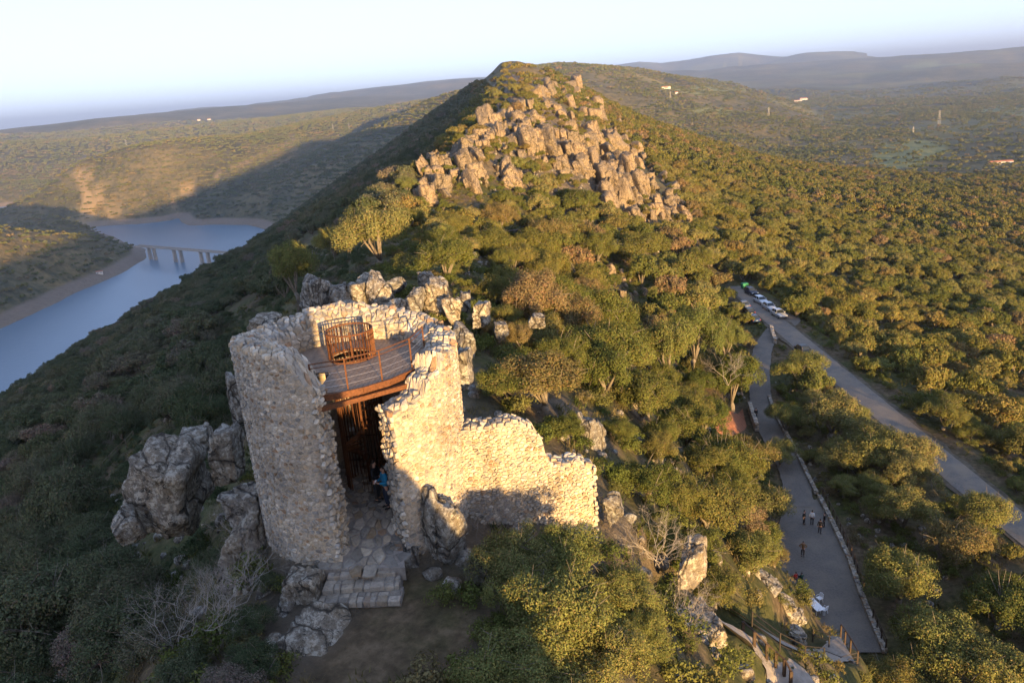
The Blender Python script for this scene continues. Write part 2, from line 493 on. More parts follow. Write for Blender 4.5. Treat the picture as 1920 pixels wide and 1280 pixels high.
m_terrain, nt, o = mat_new('terrain_ground')
geo = nt.nodes.new('ShaderNodeNewGeometry')
sep = nt.nodes.new('ShaderNodeSeparateXYZ'); nt.links.new(geo.outputs['Position'], sep.inputs[0])
att = nt.nodes.new('ShaderNodeAttribute'); att.attribute_name = 'tone'
sepc = nt.nodes.new('ShaderNodeSeparateColor'); nt.links.new(att.outputs['Color'], sepc.inputs[0])
n_fine = noise_tex(nt, 1.6, 6, 0.7, 'World')
n_mid = noise_tex(nt, 0.12, 5, 0.6, 'World')
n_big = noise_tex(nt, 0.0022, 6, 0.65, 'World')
n_tree = noise_tex(nt, 0.075, 3, 0.75, 'World')
n_field = noise_tex(nt, 0.0011, 3, 0.5, 'World', dist=0.6)
soil_c = ramp(nt, n_fine, [(0.25, (0.035, 0.028, 0.018)), (0.5, (0.085, 0.064, 0.04)), (0.75, (0.17, 0.13, 0.085))])
grass_c = ramp(nt, n_fine, [(0.3, (0.022, 0.028, 0.011)), (0.52, (0.055, 0.058, 0.022)), (0.75, (0.11, 0.092, 0.045))])
near_c = mixc(nt, ramp(nt, n_mid, [(0.42, 0.0), (0.56, 1.0)]), soil_c, grass_c)
forest_c = mixc(nt, ramp(nt, mth(nt, 'ADD', mth(nt, 'MULTIPLY', n_tree, 0.5), mth(nt, 'MULTIPLY', noise_tex(nt, 0.011, 6, 0.72, 'World'), 0.5)), [(0.40, 0.0), (0.58, 1.0)]), (0.036, 0.040, 0.020), (0.135, 0.112, 0.055))
meadow_c = mixc(nt, n_mid, (0.085, 0.10, 0.035), (0.16, 0.145, 0.065))
open_f = mth(nt, 'MULTIPLY', ramp(nt, n_field, [(0.50, 0.0), (0.60, 1.0)]), sepc.outputs[1])
far_c = mixc(nt, mth(nt, 'MULTIPLY', open_f, ramp(nt, n_tree, [(0.42, 1.0), (0.62, 0.25)])), forest_c, meadow_c)
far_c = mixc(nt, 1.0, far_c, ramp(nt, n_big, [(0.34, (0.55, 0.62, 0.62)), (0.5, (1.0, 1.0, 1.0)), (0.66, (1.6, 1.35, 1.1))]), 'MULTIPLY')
fatt = nt.nodes.new('ShaderNodeAttribute'); fatt.attribute_name = 'field'
far_c = mixc(nt, fatt.outputs['Fac'], far_c, mixc(nt, n_mid, (0.12, 0.15, 0.05), (0.20, 0.19, 0.085)))
dist = nt.nodes.new('ShaderNodeVectorMath'); dist.operation = 'LENGTH'; nt.links.new(geo.outputs['Position'], dist.inputs[0])
mr = nt.nodes.new('ShaderNodeMapRange'); nt.links.new(dist.outputs['Value'], mr.inputs[0])
mr.inputs[1].default_value = 160; mr.inputs[2].default_value = 420
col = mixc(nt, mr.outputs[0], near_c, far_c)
rock_n = noise_tex(nt, 0.55, 8, 0.72, 'World')
rock_c = ramp(nt, rock_n, [(0.30, (0.05, 0.045, 0.04)), (0.45, (0.15, 0.128, 0.10)), (0.6, (0.21, 0.17, 0.125)), (0.78, (0.27, 0.235, 0.19))])
col = mixc(nt, sepc.outputs[0], col, rock_c)
# bare drawdown rim of the reservoir: a real band of soil just above the waterline
rim = ramp(nt, mth(nt, 'DIVIDE', mth(nt, 'ADD', mth(nt, 'SUBTRACT', sep.outputs[2], WATER_Z), mth(nt, 'MULTIPLY', n_mid, 3.0)), 40.0), [(0.0, 1.0), (0.28, 1.0), (0.36, 0.0)])
rim_c = mixc(nt, n_mid, (0.13, 0.10, 0.075), (0.22, 0.175, 0.135))
col = mixc(nt, rim, col, rim_c)
col = mixc(nt, sepc.outputs[2], col, mixc(nt, n_mid, (0.30, 0.20, 0.10), (0.42, 0.31, 0.18)))
bmp = mth(nt, 'ADD', mth(nt, 'MULTIPLY', n_fine, 0.12), mth(nt, 'MULTIPLY', n_tree, mth(nt, 'MULTIPLY', mr.outputs[0], 5.0)))
bmp = mth(nt, 'ADD', bmp, mth(nt, 'MULTIPLY', rock_n, mth(nt, 'MULTIPLY', sepc.outputs[0], 3.5)))
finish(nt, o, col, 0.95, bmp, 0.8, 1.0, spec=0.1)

# masks kept on the sheet: R bare rock, G open dehesa pasture, B pale scree or track
_rock = smooth(8, -5, poly_sd(_X, _Y, ROCKY) + 9 * fbm(_X, _Y, 18, 3, 21))
_rock = np.maximum(_rock, smooth(6, 1, np.hypot(_X + 6, (_Y - 27)) - 7 + 5 * fbm(_X, _Y, 4, 3, 22)) * 0.9 * smooth(-11.5, -8, _X))
_rock = np.maximum(_rock, smooth(0.25, 0.45, fbm(_X, _Y, 14, 4, 23)) * smooth(30, 8, np.abs(_X + 2)) * smooth(170, 60, _Y) * smooth(20, 40, _Y))
_gz = np.abs(np.gradient(_Z, axis=0)) / (np.gradient(_RR, axis=0) + 1e-6)
_rock = np.maximum(_rock, smooth(1.0, 1.5, _gz) * smooth(400, 200, _RR) * 0.8)
_peak = smooth(40, 5, np.abs(_X - 18 - 14 * fbm(_X, _Y, 60, 3, 24))) * smooth(420, 560, _Y) * smooth(1250, 1000, _Y)
_rock = np.maximum(_rock, _peak * smooth(-0.1, 0.35, fbm(_X, _Y, 25, 4, 25)))
_sd, _ = seg_dist(_X, _Y, SOIL)
_rock = _rock * smooth(1.6, 3.0, _sd)
_open = smooth(60, 400, _X) * smooth(500, 1100, _RR)
_scree = np.zeros_like(_X)
for line in ([(118 + 27, 325, 0), (160, 352, 0), (172, 375, 0), (168, 402, 0)], [(165, 322, 0), (178, 350, 0), (195, 380, 0), (208, 395, 0)]):
    pts = [tuple(ground(p[0], p[1], 1300, 3200)) for p in line]
    dd, _z = seg_dist(_X, _Y, pts)
    _scree = np.maximum(_scree, smooth(30, 0, dd + 40 * fbm(_X, _Y, 45, 4, 26)) * 0.6)
for line, wd in (([(332, 396), (323, 375), (345, 355), (390, 338), (430, 322), (470, 300), (520, 278), (560, 262)], 9.0), ([(505, 352), (545, 330), (590, 312)], 7.0)):
    pts = [tuple(ground(p[0], p[1], 900, 5000)) for p in line]
    dd, _z = seg_dist(_X, _Y, pts)
    _scree = np.maximum(_scree, smooth(wd, wd * 0.4, dd) * 0.55)
_col = np.stack([_rock, _open, _scree], -1).reshape(-1, 3)
terrain = add_mesh('terrain', mesh_np('terrain', np.stack([_X, _Y, _Z], -1).reshape(-1, 3), _F, m_terrain, True, _col))
_fld = np.zeros_like(_X)
for L in ([(1225, 163), (1300, 164), (1480, 172), (1480, 180), (1330, 179), (1215, 170)], [(1690, 121), (1760, 118), (1840, 119), (1830, 125), (1700, 127)], [(1640, 272), (1700, 262), (1790, 268), (1760, 300), (1660, 300)],
          [(1780, 205), (1860, 196), (1920, 204), (1920, 216), (1800, 214)], [(1620, 285), (1690, 292), (1740, 312), (1650, 318)], [(1560, 240), (1600, 232), (1660, 244), (1600, 252)], [(1840, 330), (1920, 318), (1920, 345), (1850, 352)], [(1290, 200), (1380, 205), (1370, 214), (1300, 210)], [(1750, 330), (1820, 345), (1800, 365), (1740, 350)]):
    gp = ground_many([p[0] for p in L], [p[1] for p in L], 500, 14000)
    dd = poly_sd(_X, _Y, [(g[0], g[1]) for g in gp])
    k_ = float(np.linalg.norm(gp.mean(0))) / 3000
    _fld = np.maximum(_fld, smooth(10 * k_, -14 * k_, dd + 40 * k_ * fbm(_X, _Y, 120 * k_, 3, 66)) * 0.85)
_tr = np.zeros_like(_X)
fa = terrain.data.attributes.new('field', 'FLOAT', 'POINT'); fa.data.foreach_set('value', _fld.astype(np.float32).ravel())
tag(terrain, 'wooded hills, rocky ridge and plain reaching to the hazy horizon', 'terrain', kind='structure')

# water sheet
m_water, nt, o = mat_new('reservoir_water')
wv = noise_tex(nt, 0.12, 5, 0.65, 'World')
b = finish(nt, o, (0.085, 0.145, 0.21), 0.30, wv, 0.35, 0.8, spec=0.5)
b.inputs['IOR'].default_value = 1.33
W = [(-3500, -1000), (0, -1000), (0, 4200), (-3500, 4200)]
water = add_mesh('reservoir_water', mesh_np('reservoir_water', np.array([(x, y, WATER_Z) for x, y in W]), [[0, 1, 2, 3]], m_water))
tag(water, 'still blue reservoir water curving between wooded hills', 'reservoir', kind='structure')
# ------------------------------------------------------------------ rock
def rock_material(name, pale, tones):
    m, nt, o = mat_new(name)
    oi = nt.nodes.new('ShaderNodeObjectInfo')
    geo = nt.nodes.new('ShaderNodeNewGeometry')
    n1 = noise_tex(nt, 0.7, 8, 0.7, 'World')
    n2 = noise_tex(nt, 3.6, 8, 0.78, 'World')
    n3 = noise_tex(nt, 2.1, 8, 0.74, 'World', dist=0.8)
    n4 = noise_tex(nt, 11.0, 4, 0.7, 'World')
    c = ramp(nt, n1, [(0.28, (0.12, 0.113, 0.105)), (0.45, (0.19, 0.177, 0.158)), (0.6, (0.23, 0.205, 0.168)), (0.75, (0.26, 0.215, 0.155))])
    c = mixc(nt, 1.0, c, ramp(nt, n4, [(0.3, 0.6), (0.55, 1.0), (0.75, 1.3)]), 'MULTIPLY')
    c = mixc(nt, ramp(nt, n2, [(0.50, 0.0), (0.56, 0.85)]), c, pale)           # pale lichen
    c = mixc(nt, ramp(nt, n3, [(0.56, 0.0), (0.60, 0.9)]), c, (0.040, 0.040, 0.040))        # black lichen
    c = mixc(nt, ramp(nt, n2, [(0.36, 0.85), (0.42, 0.0)]), c, (0.085, 0.065, 0.045))
    vor = nt.nodes.new('ShaderNodeTexVoronoi'); vor.feature = 'DISTANCE_TO_EDGE'; vor.inputs['Scale'].default_value = 0.55
    mp = nt.nodes.new('ShaderNodeMapping'); mp.inputs['Scale'].default_value = (1.0, 1.0, 0.6); mp.inputs['Rotation'].default_value = (0.3, 0.4, 0.2)
    dn = nt.nodes.new('ShaderNodeTexNoise'); dn.inputs['Scale'].default_value = 1.1; dn.inputs['Detail'].default_value = 4
    nt.links.new(geo.outputs['Position'], dn.inputs['Vector'])
    va = nt.nodes.new('ShaderNodeVectorMath'); va.operation = 'MULTIPLY_ADD'; va.inputs[1].default_value = (1.1, 1.1, 1.1)
    nt.links.new(dn.outputs['Color'], va.inputs[0]); nt.links.new(geo.outputs['Position'], va.inputs[2])
    nt.links.new(va.outputs[0], mp.inputs[0]); nt.links.new(mp.outputs[0], vor.inputs['Vector'])
    crack = ramp(nt, vor.outputs['Distance'], [(0.0, 0.0), (0.035, 1.0)])
    c = mixc(nt, crack, (0.05, 0.045, 0.04), c)
    c = mixc(nt, 1.0, c, ramp(nt, oi.outputs['Random'], tones), 'MULTIPLY')
    hgt = mth(nt, 'ADD', mth(nt, 'ADD', n1, mth(nt, 'MULTIPLY', n2, 0.5)), mth(nt, 'MULTIPLY', crack, 0.35))
    finish(nt, o, c, 0.92, hgt, 0.9, 0.3, spec=0.15)
    return m
m_rock = rock_material('lichened_quartzite', (0.42, 0.42, 0.39), [(0.0, (0.72, 0.72, 0.72)), (0.5, (0.88, 0.86, 0.83)), (1.0, (1.05, 0.98, 0.88))])
m_crag = rock_material('tawny_quartzite', (0.30, 0.265, 0.21), [(0.0, (0.74, 0.68, 0.60)), (0.5, (0.90, 0.80, 0.68)), (1.0, (1.05, 0.90, 0.74))])

def rock_mesh(name, seed, sub=4, rough=0.05, layers=0.28):
    """a jointed block: a ball cut by joint planes, then shifted bed by bed"""
    rs = np.random.default_rng(seed)
    bm = bmesh.new(); bmesh.ops.create_icosphere(bm, subdivisions=sub, radius=1.0)
    D = np.array([v.co[:] for v in bm.verts]); D /= np.linalg.norm(D, axis=1)[:, None]
    faces = np.array([[v.index for v in f.verts] for f in bm.faces])
    bm.free()
    nrm = []
    Q = np.linalg.qr(rs.normal(size=(3, 3)))[0] * 0.22 + np.eye(3)
    for a in range(3):
        for s in (-1, 1):
            n = np.zeros(3); n[a] = s
            nrm.append((Q @ n + rs.normal(0, 0.12, 3), rs.uniform(0.66, 0.88)))
    for _ in range(10):
        nrm.append((rs.normal(size=3), rs.uniform(0.80, 1.02)))
    rad = np.full(len(D), 1.3)
    for n, d in nrm:
        n = n / np.linalg.norm(n)
        c = D @ n
        rad = np.minimum(rad, np.where(c > 0.05, d / np.maximum(c, 0.05), 9))
    P = D * rad[:, None]
    # beds and joints: each bed and each column stands back by its own amount
    for k in range(2):
        ax = np.array([0.25, 0.15, 1.0]) if k == 0 else np.array([1.0, 0.35, 0.2])
        ax = ax + rs.normal(0, 0.15, 3); ax /= np.linalg.norm(ax)
        off = rs.uniform(0, 9)
        wob = 0.06 * np.sin(P @ rs.normal(size=3) * 3 + off)
        t = (P @ ax + wob) / (layers * (1.0 if k == 0 else 1.5)) + off
        i = np.floor(t).astype(int); f = t - i
        tab = rs.uniform(0.84, 1.05, 64)
        sc = tab[i % 64]
        groove = np.clip(np.minimum(f, 1 - f) / 0.10, 0, 1)
        side = P - np.outer(P @ ax, ax)
        P = np.outer(P @ ax, ax) + side * (sc * (0.90 + 0.10 * groove))[:, None]
    off = rs.uniform(-50, 50, 3)
    h = np.array([mnoise.noise(Vector(p * 1.7 + off)) * 1.4 + mnoise.noise(Vector(p * 5.3 + off)) * 0.8 + mnoise.noise(Vector(p * 12.0 + off)) * 0.35 for p in P])
    P = P * (1 + rough * h)[:, None]
    return mesh_np(name, P, faces, m_rock, False)
ROCKS = [rock_mesh('boulder', 100 + i, 4) for i in range(10)]
for _m in ROCKS: _m.materials[0] = m_crag
ROCKS_HI = [rock_mesh('boulder', 200 + i, 5, 0.06, 0.45) for i in range(8)]

def boulder(mesh, loc, size, rot, label, group=None, name='boulder'):
    o = add_mesh(name, mesh, None, loc, rot, [s / 2 / 0.88 for s in size])
    return tag(o, label, 'rock', group)
def rock_px(px, py, w, h, r, label, group=None, k=0, depth=None, tilt=(0, 0), hi=True, name='boulder'):
    """a boulder seen centred at a photo pixel, w x h photo pixels across, at ground distance r"""
    c = at_r(px, py, r)
    m = (math.cos(PITCH) * c[1] - math.sin(PITCH) * c[2]) / FPX
    W, H = w * m, h * m / 0.93
    L = ROCKS_HI if hi else ROCKS
    return boulder(L[k % len(L)], c, (W, depth or max(W, H) * 0.85, H), (R(tilt[0]), R(tilt[1]), R((k * 37) % 60 - 30)), label, group, name)

NEAR_ROCKS = [
 # px, py, w, h, r, label, k, depth, tilt
 (826, 1012, 104, 205, 24.7, 'tall leaning grey slab with black lichen against the tower pillar beside the ramp', 0, 1.5, (8, 8)),
 (752, 1062, 84, 120, 24.5, 'small rounded boulder between the steps and the leaning slab', 1, 1.1, (0, 12)),
 (572, 1112, 90, 110, 24.0, 'pale boulder closing the end of the stone steps under the tower', 2, 1.4, (0, 0)),
 (600, 1242, 205, 150, 21.8, 'big flat split slab with pale lichen lying below the stone steps', 3, 2.4, (12, 10)),
 (640, 1290, 200, 50, 21.6, 'low rock ledge at the bottom of the big split slab', 4, 1.6, (0, 0)),
 (755, 1240, 44, 22, 22.4, 'small flat stone half buried in the trodden soil', 5, 0.6, (0, 0)),
 (825, 1250, 60, 66, 22.0, 'lichened rock at the edge of the soil under the olive bush', 6, 1.0, (0, 0)),
 (318, 912, 136, 172, 36.0, 'large rounded grey crag with lichen beside the wooden fence', 7, 4.0, (0, 10)),
 (365, 822, 70, 46, 39.5, 'low rock capping the large rounded crag', 1, 2.2, (0, 0)),
 (428, 850, 62, 130, 35.0, 'narrow upright rock between the grassy bank and the rounded crag', 2, 1.7, (0, 6)),
 (240, 988, 54, 62, 34.5, 'small pale boulder at the foot of the rounded crag', 3, 1.4, (0, 0)),
 (470, 940, 96, 70, 28.8, 'flat topped rock against the shaded side of the tower', 4, 1.8, (0, 0)),
 (466, 1030, 86, 130, 28.0, 'broken mossy rock face below the shaded side of the tower', 5, 2.2, (10, 0)),
 (452, 750, 44, 120, 36.5, 'pale vertical rock rising behind the shaded wall of the tower', 6, 1.6, (0, 4)),
 (500, 610, 60, 40, 39.0, 'dark rock behind the broken rim of the tower', 7, 2.2, (0, 0)),
 (1102, 832, 66, 112, 39.0, 'tall grey boulder standing among shrubs beyond the ruined wall', 0, 2.2, (0, -8)),
 (1070, 905, 50, 60, 37.0, 'low boulder at the foot of the tall grey boulder', 1, 1.5, (0, 0)),
 (870, 690, 34, 90, 33.0, 'lichened boulder against the sunlit side of the tower', 2, 1.6, (0, 0)),
 (868, 640, 40, 60, 37.0, 'grey rock just beyond the sunlit rim of the tower', 3, 1.6, (0, 0)),
 (1150, 950, 40, 60, 30.0, 'small rock at the broken end of the ruined wall', 4, 1.2, (0, 0)),
 (1300, 1060, 60, 90, 31.0, 'sunlit rock behind the leafless shrub', 5, 1.8, (0, 0)),
 (510, 1110, 66, 80, 25.4, 'dark cracked rock tucked under the shaded foot of the tower', 1, 1.3, (0, 10)),
 (532, 1165, 56, 60, 23.6, 'grey stone between the tower foot and the big split slab', 5, 1.0, (10, 0)),
 (468, 1110, 60, 60, 26.5, 'mossy stone below the broken rock face', 0, 1.2, (0, 0)),
 (880, 1075, 60, 70, 24.2, 'shadowed rock beside the leaning slab', 3, 1.2, (0, 0)),
 (1430, 1100, 70, 46, 47.0, 'sunlit rock rib on the stony bank above the yard', 0, 2.4, (0, 20)),
 (1462, 1132, 60, 40, 48.0, 'pale rock at the lower end of the stony bank', 2, 2.0, (0, 25)),
 (1490, 1155, 46, 34, 48.5, 'shaded rock between the stony bank and the yard steps', 4, 1.6, (0, 10)),
 (1400, 1075, 50, 46, 46.0, 'lichened rock at the upper end of the stony bank', 6, 1.8, (0, 15)),
 (1485, 1190, 50, 30, 46.0, 'low pale rock beside the stair lane', 7, 1.6, (0, 0)),
 (1310, 1210, 110, 180, 29.0, 'rough rock outcrop beside the paved lane', 6, 3.0, (0, 0)),
]
for px, py, w, h, r, lab, k, dp, tl in NEAR_ROCKS:
    rock_px(px, py, w, h, r, lab, None, k, dp, tl)
# row of jointed boulders behind the tower
ROW = [(594, 550, 58, 78), (634, 553, 44, 68), (668, 548, 50, 62), (712, 552, 50, 84), (745, 528, 34, 30), (775, 566, 40, 60), (800, 520, 36, 40), (822, 552, 52, 74), (848, 575, 40, 48), (872, 558, 27, 46), (904, 582, 34, 58), (690, 522, 44, 30), (745, 575, 40, 46), (640, 585, 60, 50), (940, 612, 30, 36), (1008, 596, 34, 28), (600, 590, 50, 40)]
for i, (px, py, w, h) in enumerate(ROW):
    rock_px(px, py + 6, w * 1.0, h * 0.95, 47 + (600 - py) * 0.09, ('small ' if w * h < 1900 else 'large ' if w * h > 4000 else '') + ('tall' if h > 1.5 * w else 'broad' if h < 1.1 * w else 'squarish') + ' jointed boulder in the row behind the round tower', 'boulder row behind the tower', i, None, ((i * 7) % 11 - 5, (i * 13) % 17 - 8))
# crags of the rocky crest: blocks on the ridge, denser where the photo shows bare rock
CRAGS = [
 ([(778, 372), (790, 312), (850, 295), (930, 318), (975, 330), (980, 352), (900, 350), (855, 365), (800, 382)], 40, (10, 34), 'blocky rock on the first outcrop above the saddle', 'rocks of the first outcrop'),
 ([(868, 285), (900, 240), (950, 215), (1010, 230), (1060, 270), (1120, 330), (1070, 340), (1000, 300), (940, 296), (890, 300)], 120, (10, 34), 'block of the tall cliff on the rocky crest', 'blocks of the tall crest cliff'),
 ([(1050, 262), (1085, 225), (1130, 225), (1150, 262), (1170, 300), (1205, 335), (1160, 340), (1110, 315)], 76, (9, 34), 'block on the sunny shoulder of the crest', 'blocks of the crest shoulder'),
 ([(1130, 340), (1200, 345), (1225, 415), (1195, 420), (1150, 395), (1118, 370)], 40, (12, 40), 'pale block at the foot of the crest crag above the oaks', 'blocks at the foot of the crag'),
 ([(960, 205), (1000, 165), (1060, 160), (1120, 180), (1150, 215), (1080, 225), (1010, 222)], 80, (6, 22), 'distant rocky block high on the crest', 'far blocks on the crest'),
 ([(1215, 420), (1250, 380), (1310, 390), (1300, 412), (1255, 425)], 16, (8, 20), 'scattered pale block on the open scree beside the crag', 'scree blocks'),
 ([(1150, 212), (1195, 280), (1240, 330), (1305, 395), (1235, 415), (1215, 335), (1170, 275)], 34, (9, 24), 'warm jointed block on the sunny flank beside the crest shoulder', 'blocks of the sunny flank'),
 ([(1140, 500), (1190, 530), (1220, 560), (1190, 580), (1150, 545)], 20, (7, 17), 'broken grey stone in the stony gully between the oaks', 'stones in the gully'),
 ([(1000, 130), (1060, 135), (1110, 158), (1000, 160)], 12, (3, 6), 'small rock near the summit of the ridge', 'summit rocks'),
]
blocks = []
for poly, n, (s0, s1), lab, grp in CRAGS:
    xs = [p[0] for p in poly]; ys = [p[1] for p in poly]
    cand = []
    while len(cand) < n:
        q = (random.uniform(min(xs), max(xs)), random.uniform(min(ys), max(ys)))
        if in_poly(np.array(q[0]), np.array(q[1]), poly): cand.append(q)
    for g in ground_many([c[0] for c in cand], [c[1] for c in cand], 30, 1500):
        if np.linalg.norm(g) > 1080: continue
        m = float(np.linalg.norm(g)) / FPX
        w = (s0 + (s1 * 1.25 - s0) * random.random() ** 1.8) * m
        h = w * random.uniform(0.9, 2.1)
        # one set of joints runs through the whole crest, so the blocks lean and turn together
        rot = (R(-12 + random.uniform(-9, 9)), R(-7 + random.uniform(-9, 9)), R(14 + random.uniform(-16, 16)))
        lb = ('large ' if w > 0.75 * s1 * m else 'small ' if w < 0.45 * s1 * m else '') + ('tall ' if h > 1.65 * w else 'squat ' if h < 1.25 * w else '') + lab
        blocks.append((w * h / m / m, (g[0], g[1] + w * 0.3, g[2] + h * 0.02), (w * 0.8, w * random.uniform(1.2, 2.2), h), rot, lb, grp))
blocks.sort(key=lambda q: -q[0])
for _a, loc, size, rot, lb, grp in blocks[:290]:
    boulder(ROCKS[random.randrange(10)], loc, size, rot, lb, grp, 'crag_block')
# the smaller blocks between them: one rubble mass
from mathutils import Euler
_lo = [rock_mesh('rubble', 160 + i, 3, 0.06, 0.4) for i in range(5)]
_lov = []
for me in _lo:
    v = np.zeros(len(me.vertices) * 3); me.vertices.foreach_get('co', v)
    f = np.zeros(len(me.polygons) * 3, int); me.polygons.foreach_get('vertices', f)
    _lov.append((v.reshape(-1, 3), f.reshape(-1, 3)))
V, F, b = [], [], 0
for _a, loc, size, rot, lb, grp in blocks[290:]:
    v, f = _lov[random.randrange(5)]
    M = np.array(Euler(rot).to_matrix())
    V.append((v * (np.array(size) / 2 / 0.88)) @ M.T + np.array(loc)); F.append(f + b); b += len(v)
tag(add_mesh('crag_rubble', mesh_np('crag_rubble', np.concatenate(V), np.concatenate(F), m_crag)), 'small broken blocks filling the gaps of the rocky crest', 'rubble', kind='stuff')
# ------------------------------------------------------------------ rubble masonry
m_stone, nt, o = mat_new('rubble_stone')
att = nt.nodes.new('ShaderNodeAttribute'); att.attribute_name = 'tone'
n1 = noise_tex(nt, 9.0, 6, 0.7, 'World'); n2 = noise_tex(nt, 34.0, 4, 0.7, 'World'); n3 = noise_tex(nt, 1.1, 4, 0.6, 'World')
c = mixc(nt, 1.0, att.outputs['Color'], ramp(nt, n1, [(0.3, 0.62), (0.55, 1.0), (0.75, 1.22)]), 'MULTIPLY')
c = mixc(nt, ramp(nt, n3, [(0.45, 0.0), (0.7, 0.35)]), c, (0.28, 0.265, 0.24))
def weather(nt, c):
    g_ = nt.nodes.new('ShaderNodeNewGeometry'); mp_ = nt.nodes.new('ShaderNodeMapping'); mp_.inputs['Scale'].default_value = (2.2, 2.2, 0.35)
    nt.links.new(g_.outputs['Position'], mp_.inputs[0])
    st_ = noise_tex(nt, 1.0, 6, 0.7, vec=mp_.outputs[0]); bl_ = noise_tex(nt, 0.45, 5, 0.65, 'World'); sp_ = noise_tex(nt, 4.5, 6, 0.75, 'World')
    c = mixc(nt, 1.0, c, ramp(nt, st_, [(0.30, (0.76, 0.74, 0.72)), (0.52, (1.0, 0.99, 0.97)), (0.7, (1.1, 1.08, 1.04))]), 'MULTIPLY')
    c = mixc(nt, 1.0, c, ramp(nt, bl_, [(0.34, (0.72, 0.71, 0.70)), (0.55, (1.0, 1.0, 1.0)), (0.72, (1.08, 1.0, 0.86))]), 'MULTIPLY')
    return mixc(nt, ramp(nt, sp_, [(0.60, 0.0), (0.68, 0.7)]), c, (0.11, 0.10, 0.09))
c = weather(nt, c)
finish(nt, o, c, 0.92, mth(nt, 'ADD', n1, mth(nt, 'MULTIPLY', n2, 0.5)), 0.5, 0.03, spec=0.12)
m_mortar, nt, o = mat_new('lime_mortar')
n1 = noise_tex(nt, 7.0, 7, 0.75, 'World'); n2 = noise_tex(nt, 0.9, 4, 0.6, 'World')
c = ramp(nt, n1, [(0.3, (0.22, 0.185, 0.145)), (0.5, (0.41, 0.36, 0.295)), (0.72, (0.52, 0.47, 0.40))])
c = mixc(nt, ramp(nt, n2, [(0.45, 0.0), (0.7, 0.45)]), c, (0.24, 0.225, 0.205))
c = weather(nt, c)
finish(nt, o, c, 0.95, n1, 0.9, 0.06, spec=0.1)
m_rust = simple('rusted_steel', (0.10, 0.040, 0.017), 0.75, 0.4, 14, 0.2, 0.3)
m_dark_steel = simple('dark_steel', (0.035, 0.03, 0.028), 0.6, 0.2, 10, 0.3)
m_plank = simple('weathered_deck_timber', (0.20, 0.145, 0.105), 0.8, 0.3, 5)
m_wire = simple('steel_wire', (0.45, 0.42, 0.39), 0.4, 0.1, 5, 0.8)
m_white = simple('white_plastic', (0.75, 0.76, 0.78), 0.5, 0.04, 4)

PALETTE = [((0.40, 0.36, 0.30), 5), ((0.46, 0.41, 0.34), 5), ((0.36, 0.285, 0.20), 3), ((0.33, 0.315, 0.29), 5), ((0.30, 0.20, 0.13), 1), ((0.24, 0.23, 0.215), 2), ((0.50, 0.46, 0.40), 4)]
_pal = [p for p, n in PALETTE for _ in range(n)]
def voronoi(w, h, sx, sy, seed, jitter=0.42):
    rs = np.random.default_rng(seed)
    nx, ny = int(w / sx) + 6, int(h / sy) + 6
    pts = []
    for j in range(ny):
        for i in range(nx):
            pts.append((i - 2.5 + 0.5 * (j % 2) + rs.uniform(-jitter, jitter), j - 2.5 + rs.uniform(-jitter, jitter)))
    V, _e, F, *_r = delaunay_2d_cdt([Vector(p) for p in pts], [], [], 0, 1e-5)
    V = np.array([v[:] for v in V])
    F = np.array([f for f in F if len(f) == 3])
    a, b, c = V[F[:, 0]], V[F[:, 1]], V[F[:, 2]]
    d = 2 * (a[:, 0] * (b[:, 1] - c[:, 1]) + b[:, 0] * (c[:, 1] - a[:, 1]) + c[:, 0] * (a[:, 1] - b[:, 1]))
    a2, b2, c2 = (a * a).sum(1), (b * b).sum(1), (c * c).sum(1)
    cc = np.stack([(a2 * (b[:, 1] - c[:, 1]) + b2 * (c[:, 1] - a[:, 1]) + c2 * (a[:, 1] - b[:, 1])) / d, (a2 * (c[:, 0] - b[:, 0]) + b2 * (a[:, 0] - c[:, 0]) + c2 * (b[:, 0] - a[:, 0])) / d], 1)
    inc = [[] for _ in V]
    for k, f in enumerate(F):
        for q in f: inc[q].append(k)
    cells = []
    for q, fs in enumerate(inc):
        if len(fs) < 4: continue
        P = cc[fs]
        if np.abs(P - V[q]).max() > 1.6: continue
        ang = np.arctan2(P[:, 1] - V[q][1], P[:, 0] - V[q][0])
        P = P[np.argsort(ang)] * np.array([sx, sy])
        m = P.mean(0)
        if -0.3 * sx < m[0] < w + 0.3 * sx and -0.3 * sy < m[1] < h + 0.3 * sy: cells.append((m, P))
    return cells
def stone_geo(P, S, joint=0.03, proud=0.05, rs=None):
    """one rubble stone from a cell outline P on the surface S(u, v, height)"""
    m = P.mean(0)
    rmean = np.linalg.norm(P - m, axis=1).mean()
    k = max(0.35, 1 - joint / rmean)
    n = len(P); v = []
    tilt = rs.normal(0, 0.13, 2)
    P = m + (P - m) * (1 + rs.uniform(-0.13, 0.10, (len(P), 1)))
    for sc, hh in ((k, -0.05), (k * 0.95, proud * 0.55), (k * 0.74, proud)):
        for p in P:
            q = m + (p - m) * sc * (1 + rs.uniform(-0.05, 0.05))
            v.append(S(q[0], q[1], hh + (float(np.dot(tilt, q - m)) if hh > 0 else 0)))
    f = []
    for a in range(2):
        for i in range(n):
            f.append([a * n + i, a * n + (i + 1) % n, (a + 1) * n + (i + 1) % n, (a + 1) * n + i])
    f.append([2 * n + i for i in range(n)])
    return np.array(v), f
